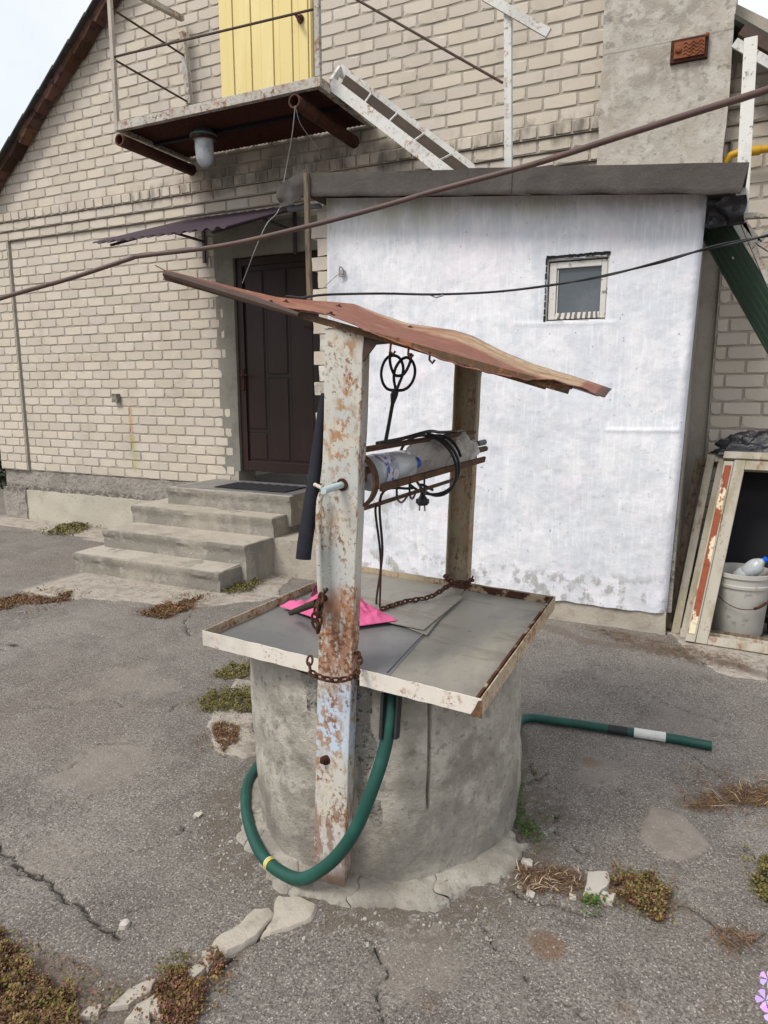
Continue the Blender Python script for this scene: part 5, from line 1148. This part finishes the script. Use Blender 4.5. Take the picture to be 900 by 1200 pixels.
# ================================================================== RIGHT: leaning frames, bucket, bag
def frame(origin, ri, upv, wd, ht, sec, dep, name, mat, label, cells=None, casing=False):
    o, r, u = np.array(origin), np.array(ri) / np.linalg.norm(ri), np.array(upv) / np.linalg.norm(upv); n = np.cross(r, u); n /= np.linalg.norm(n)   # n to the front (-y)
    n = n if n[1] < 0 else -n
    root = thing(name, o, label, 'window frame', 'old window frames leaning beside the shed')
    def bx(a, b, c, d, f0, f1, nm, mt_):
        P = [o + r * x + u * y + n * f for f in (f0, f1) for x, y in ((a, c), (b, c), (b, d), (a, d))]
        MB().hexa([tuple(p) for p in P]).build(nm, mt_, root, bevel=.003)
    bx(0, sec, 0, ht, 0, dep, 'stile', mat); bx(wd - sec, wd, 0, ht, 0, dep, 'stile', mat); bx(sec + .001, wd - sec - .001, ht - sec, ht, 0, dep * .96, 'rail', mat); bx(sec + .001, wd - sec - .001, 0, sec * .8, 0, dep * .96, 'rail', mat)
    if casing:
        bx(-.058, -.001, .0, ht * .985, -.004, dep + .012, 'casing', mat); bx(-.048, -.010, .05, ht * .96, dep + .0125, dep + .017, 'casing_strip', m_framer); bx(-.07, wd, ht + .001, ht + .05, 0, dep + .014, 'head_casing', m_framew)
    return root, r, u, n
O1 = aZ(815, 754, .0); top1 = aY(861, 541, 5.12); r1 = np.array([1, -.06, 0]); u1_ = top1 - O1
frame(O1, r1, u1_, .95, np.linalg.norm(u1_), .068, .045, 'leaning_frame', m_framew, 'cream open window frame with red-brown edge leaning beside the shed', casing=True)
for k, (dx, dy, dh, lb) in enumerate([(-.095, .07, .0, 'second cream frame leaning just behind the red-edged one'), (-.150, .14, .02, 'third weathered frame in the leaning stack beside the shed'), (-.20, .21, -.02, 'rearmost dark weathered frame of the leaning stack')]):
    frame(O1 + np.array([dx, dy, 0]), r1, u1_ + np.array([-.02 * k, .0, 0]), .9, np.linalg.norm(u1_) + dh, .05, .028, 'leaning_frame', [m_framew, m_framew, m_wood][k], lb)
t = MB(); P0 = np.array([.02, 5.22, 0.0]); P1_ = np.array([1.1, 5.22, 0]); t.prism([P0, P1_, P1_ + np.array([.1, .26, 1.22]), P0 + np.array([.16, .26, 1.22])], (0, .02, 0)); tag(t.build('dark_board', m_dark), 'dark board leaning on the brick wall behind the open frame', 'board')
q = aZ(863, 741, 0.0); br_ = .135; bkt = thing('bucket', q, 'grubby white plastic bucket standing inside the leaning frame', 'bucket')
qd = np.linalg.norm(q[:2]); 
bz_ = np.array([q[0] , q[1] , 0.012]); H_ = .42
MB().lathe(bz_, (0, 0, 1), [(h, r * 1.22) for h, r in [(0, .118), (.01, .122), (H_ * .78, .138), (H_ * .78, .146), (H_ * .82, .147), (H_ * .83, .141), (H_ * .93, .143), (H_ * .94, .152), (H_, .152), (H_ + .001, .143), (H_ - .04, .139), (.03, .117)]], 36).build('body', m_bucket, bkt, smooth=35)
hh = [bz_ + np.array([.185 * math.cos(a), .185 * math.sin(a) - .01, H_ * .80 - .13 * math.sin((a + 2.9) / 2.9 * math.pi)]) for a in np.linspace(-2.9, -.1, 20)]
MB().tube(hh, .0028, 6).tube(hh[12:16], .009, 8).build('handle', m_castd, bkt, smooth=50)
bottle(bz_ + np.array([-.03, .02, H_ - .08]), bz_ + np.array([.13, -.02, H_ + .09]), .055, 'bucket_bottle', m_pet, 'clear bottle with blue cap sticking out of the white bucket', .006, 2)
e_ = bz_ + np.array([.125, -.018, H_ + .085]); d2 = np.array([.16, -.04, .17]); d2 /= np.linalg.norm(d2)
bk = [o for o in bpy.data.objects if o.name.startswith('bucket_bottle')][0]
MB().lathe(e_ - d2 * .012, d2, [(0, .018), (.022, .018), (.024, .014)], 14).build('cap', m_cap, bk, smooth=40)
q = aY(872, 525, 5.2)
def bag(u, v):
    a = u * 2 * math.pi; x, y = math.cos(a), math.sin(a); h = math.sin(v * math.pi / 2); r = math.cos(v * math.pi / 2)
    n = mn.noise(Vector((x * 2 * r, y * 2 * r, h * 2 + 3))) * .35 + mn.noise(Vector((x * 5 * r, y * 5 * r, h * 5))) * .15
    return (q[0] + .08 + .29 * x * r * (1 + n), q[1] + .1 + .12 * y * r * (1 + n), q[2] - .05 + .15 * h * (1 + n * 1.3) - .05 * x * r * (x > 0))
tag(MB().grid(bag, 40, 16).build('plastic_bag', m_bag, smooth=50), 'crumpled black plastic bag on top of the leaning frames', 'bag')
q = aZ(905, 742, 0); t = MB().lathe(q + np.array([.03, -.02, .0]), (0, 0, 1), [(0, .06), (.10, .075), (.12, .08), (.121, .07), (.02, .055)], 24); tag(t.build('clay_pot', m_castd, smooth=40), 'dark low pot beside the white bucket at the picture edge', 'pot')

# ================================================================== CABLES IN THE AIR
def onray(x, y, d): v = ray(x, y); return EYE + v / F * d
cb = [(-60, 373, 4.4), (0, 350, 4.2), (80, 327, 4.0), (150, 304, 3.9), (165, 300, 3.88), (260, 288, 3.7), (345, 269, 3.5), (430, 247, 3.3), (520, 221, 3.1), (620, 194, 2.9), (720, 162, 2.65), (820, 130, 2.4), (900, 105, 2.2), (990, 74, 2.0)]
tag(MB().tube(spline([onray(*p) for p in cb], 6), .0125, 10).build('overhead_cable', m_cable, smooth=60), 'thick brown sheathed cable crossing the whole yard overhead', 'cable')
c2 = [(960, 262, 2.1), (900, 276, 2.15), (830, 291, 2.2), (770, 308, 2.2), (700, 325, 2.2), (640, 335, 2.15), (580, 342, 2.1), (510, 345, 2.05), (450, 344, 2.0), (390, 345, 1.95), (365, 347, 1.93), (352, 349, 1.92), (335, 347, 1.90)]
P2 = spline([onray(*p) for p in c2], 8)
tw = thing('twin_cable', P2[-1], 'thin black twin cable from the well roof to the upper right', 'cable')
for s in (0, math.pi):
    MB().tube([p + (0.0042) * max(0., 1 - i / 46) * np.array([0, math.cos(i * .35 + s), math.sin(i * .35 + s)]) for i, p in enumerate(P2)], .0034, 6).build('strand', m_black, tw, smooth=60)
q = onray(512, 346.5, 2.05); MB().tube([q + np.array([-.02, 0, .002]), q + np.array([.0, -.006, -.006]), q + np.array([.02, 0, 0])], .0025, 6).build('tie', m_wire, tw)

# ================================================================== EDGES: lilac flower, hedge beyond the corner
q = aZ(897, 1162, .16); fl = thing('lilac_flower', (q[0] + .05, q[1], 0), 'lilac phlox blossom at the lower right edge', 'flower')
for (cx, cy, r) in ((900, 1148, .019), (897, 1172, .022), (910, 1160, .02), (904, 1188, .019)):
    c = aZ(cx, cy, .16 + random.uniform(-.01, .01)); n_ = Vector((-.3, -.6, .7)).normalized(); u = n_.orthogonal().normalized(); w_ = n_.cross(u)
    for k in range(5):
        a = k * 2 * math.pi / 5 + cx; vs = []
        for (rr, aa, lift) in ((.08, 0, 0), (.5, -.42, .1), (.95, -.40, .05), (1.05, 0, 0), (.95, .40, .05), (.5, .42, .1)):
            vs.append(tuple(Vector(c) + (u * math.cos(a + aa) + w_ * math.sin(a + aa)) * rr * r + n_ * lift * r))
        MB().add(vs, [tuple(range(6))]).build('petal', m_petal, fl)
MB().tube([(q[0] + .06, q[1] + .01, 0), (q[0] + .05, q[1], .15)], .003, 6).build('stem', m_green2, fl)
def leafcloud(name, lo, hi, n, mat, label, cat, s=(.03, .07)):
    vs = []; fs = []
    for k in range(n):
        p = Vector([random.uniform(a, b) for a, b in zip(lo, hi)]); r = random.uniform(*s); d = Vector((random.gauss(0, 1), random.gauss(0, 1), random.gauss(0, 1))).normalized() * r; e = d.orthogonal().normalized() * r * .4; b = len(vs)
        vs += [p - d, p + e, p + d, p - e]; fs += [(b, b + 1, b + 2, b + 3)]
    return tag(MB().add(vs, fs).build(name, mat), label, cat)
leafcloud('hedge', (-13, 7.2, 0), (-8.4, 7.8, 1.1), 7000, m_hedge, 'dark hedge beyond the left corner of the house', 'hedge')
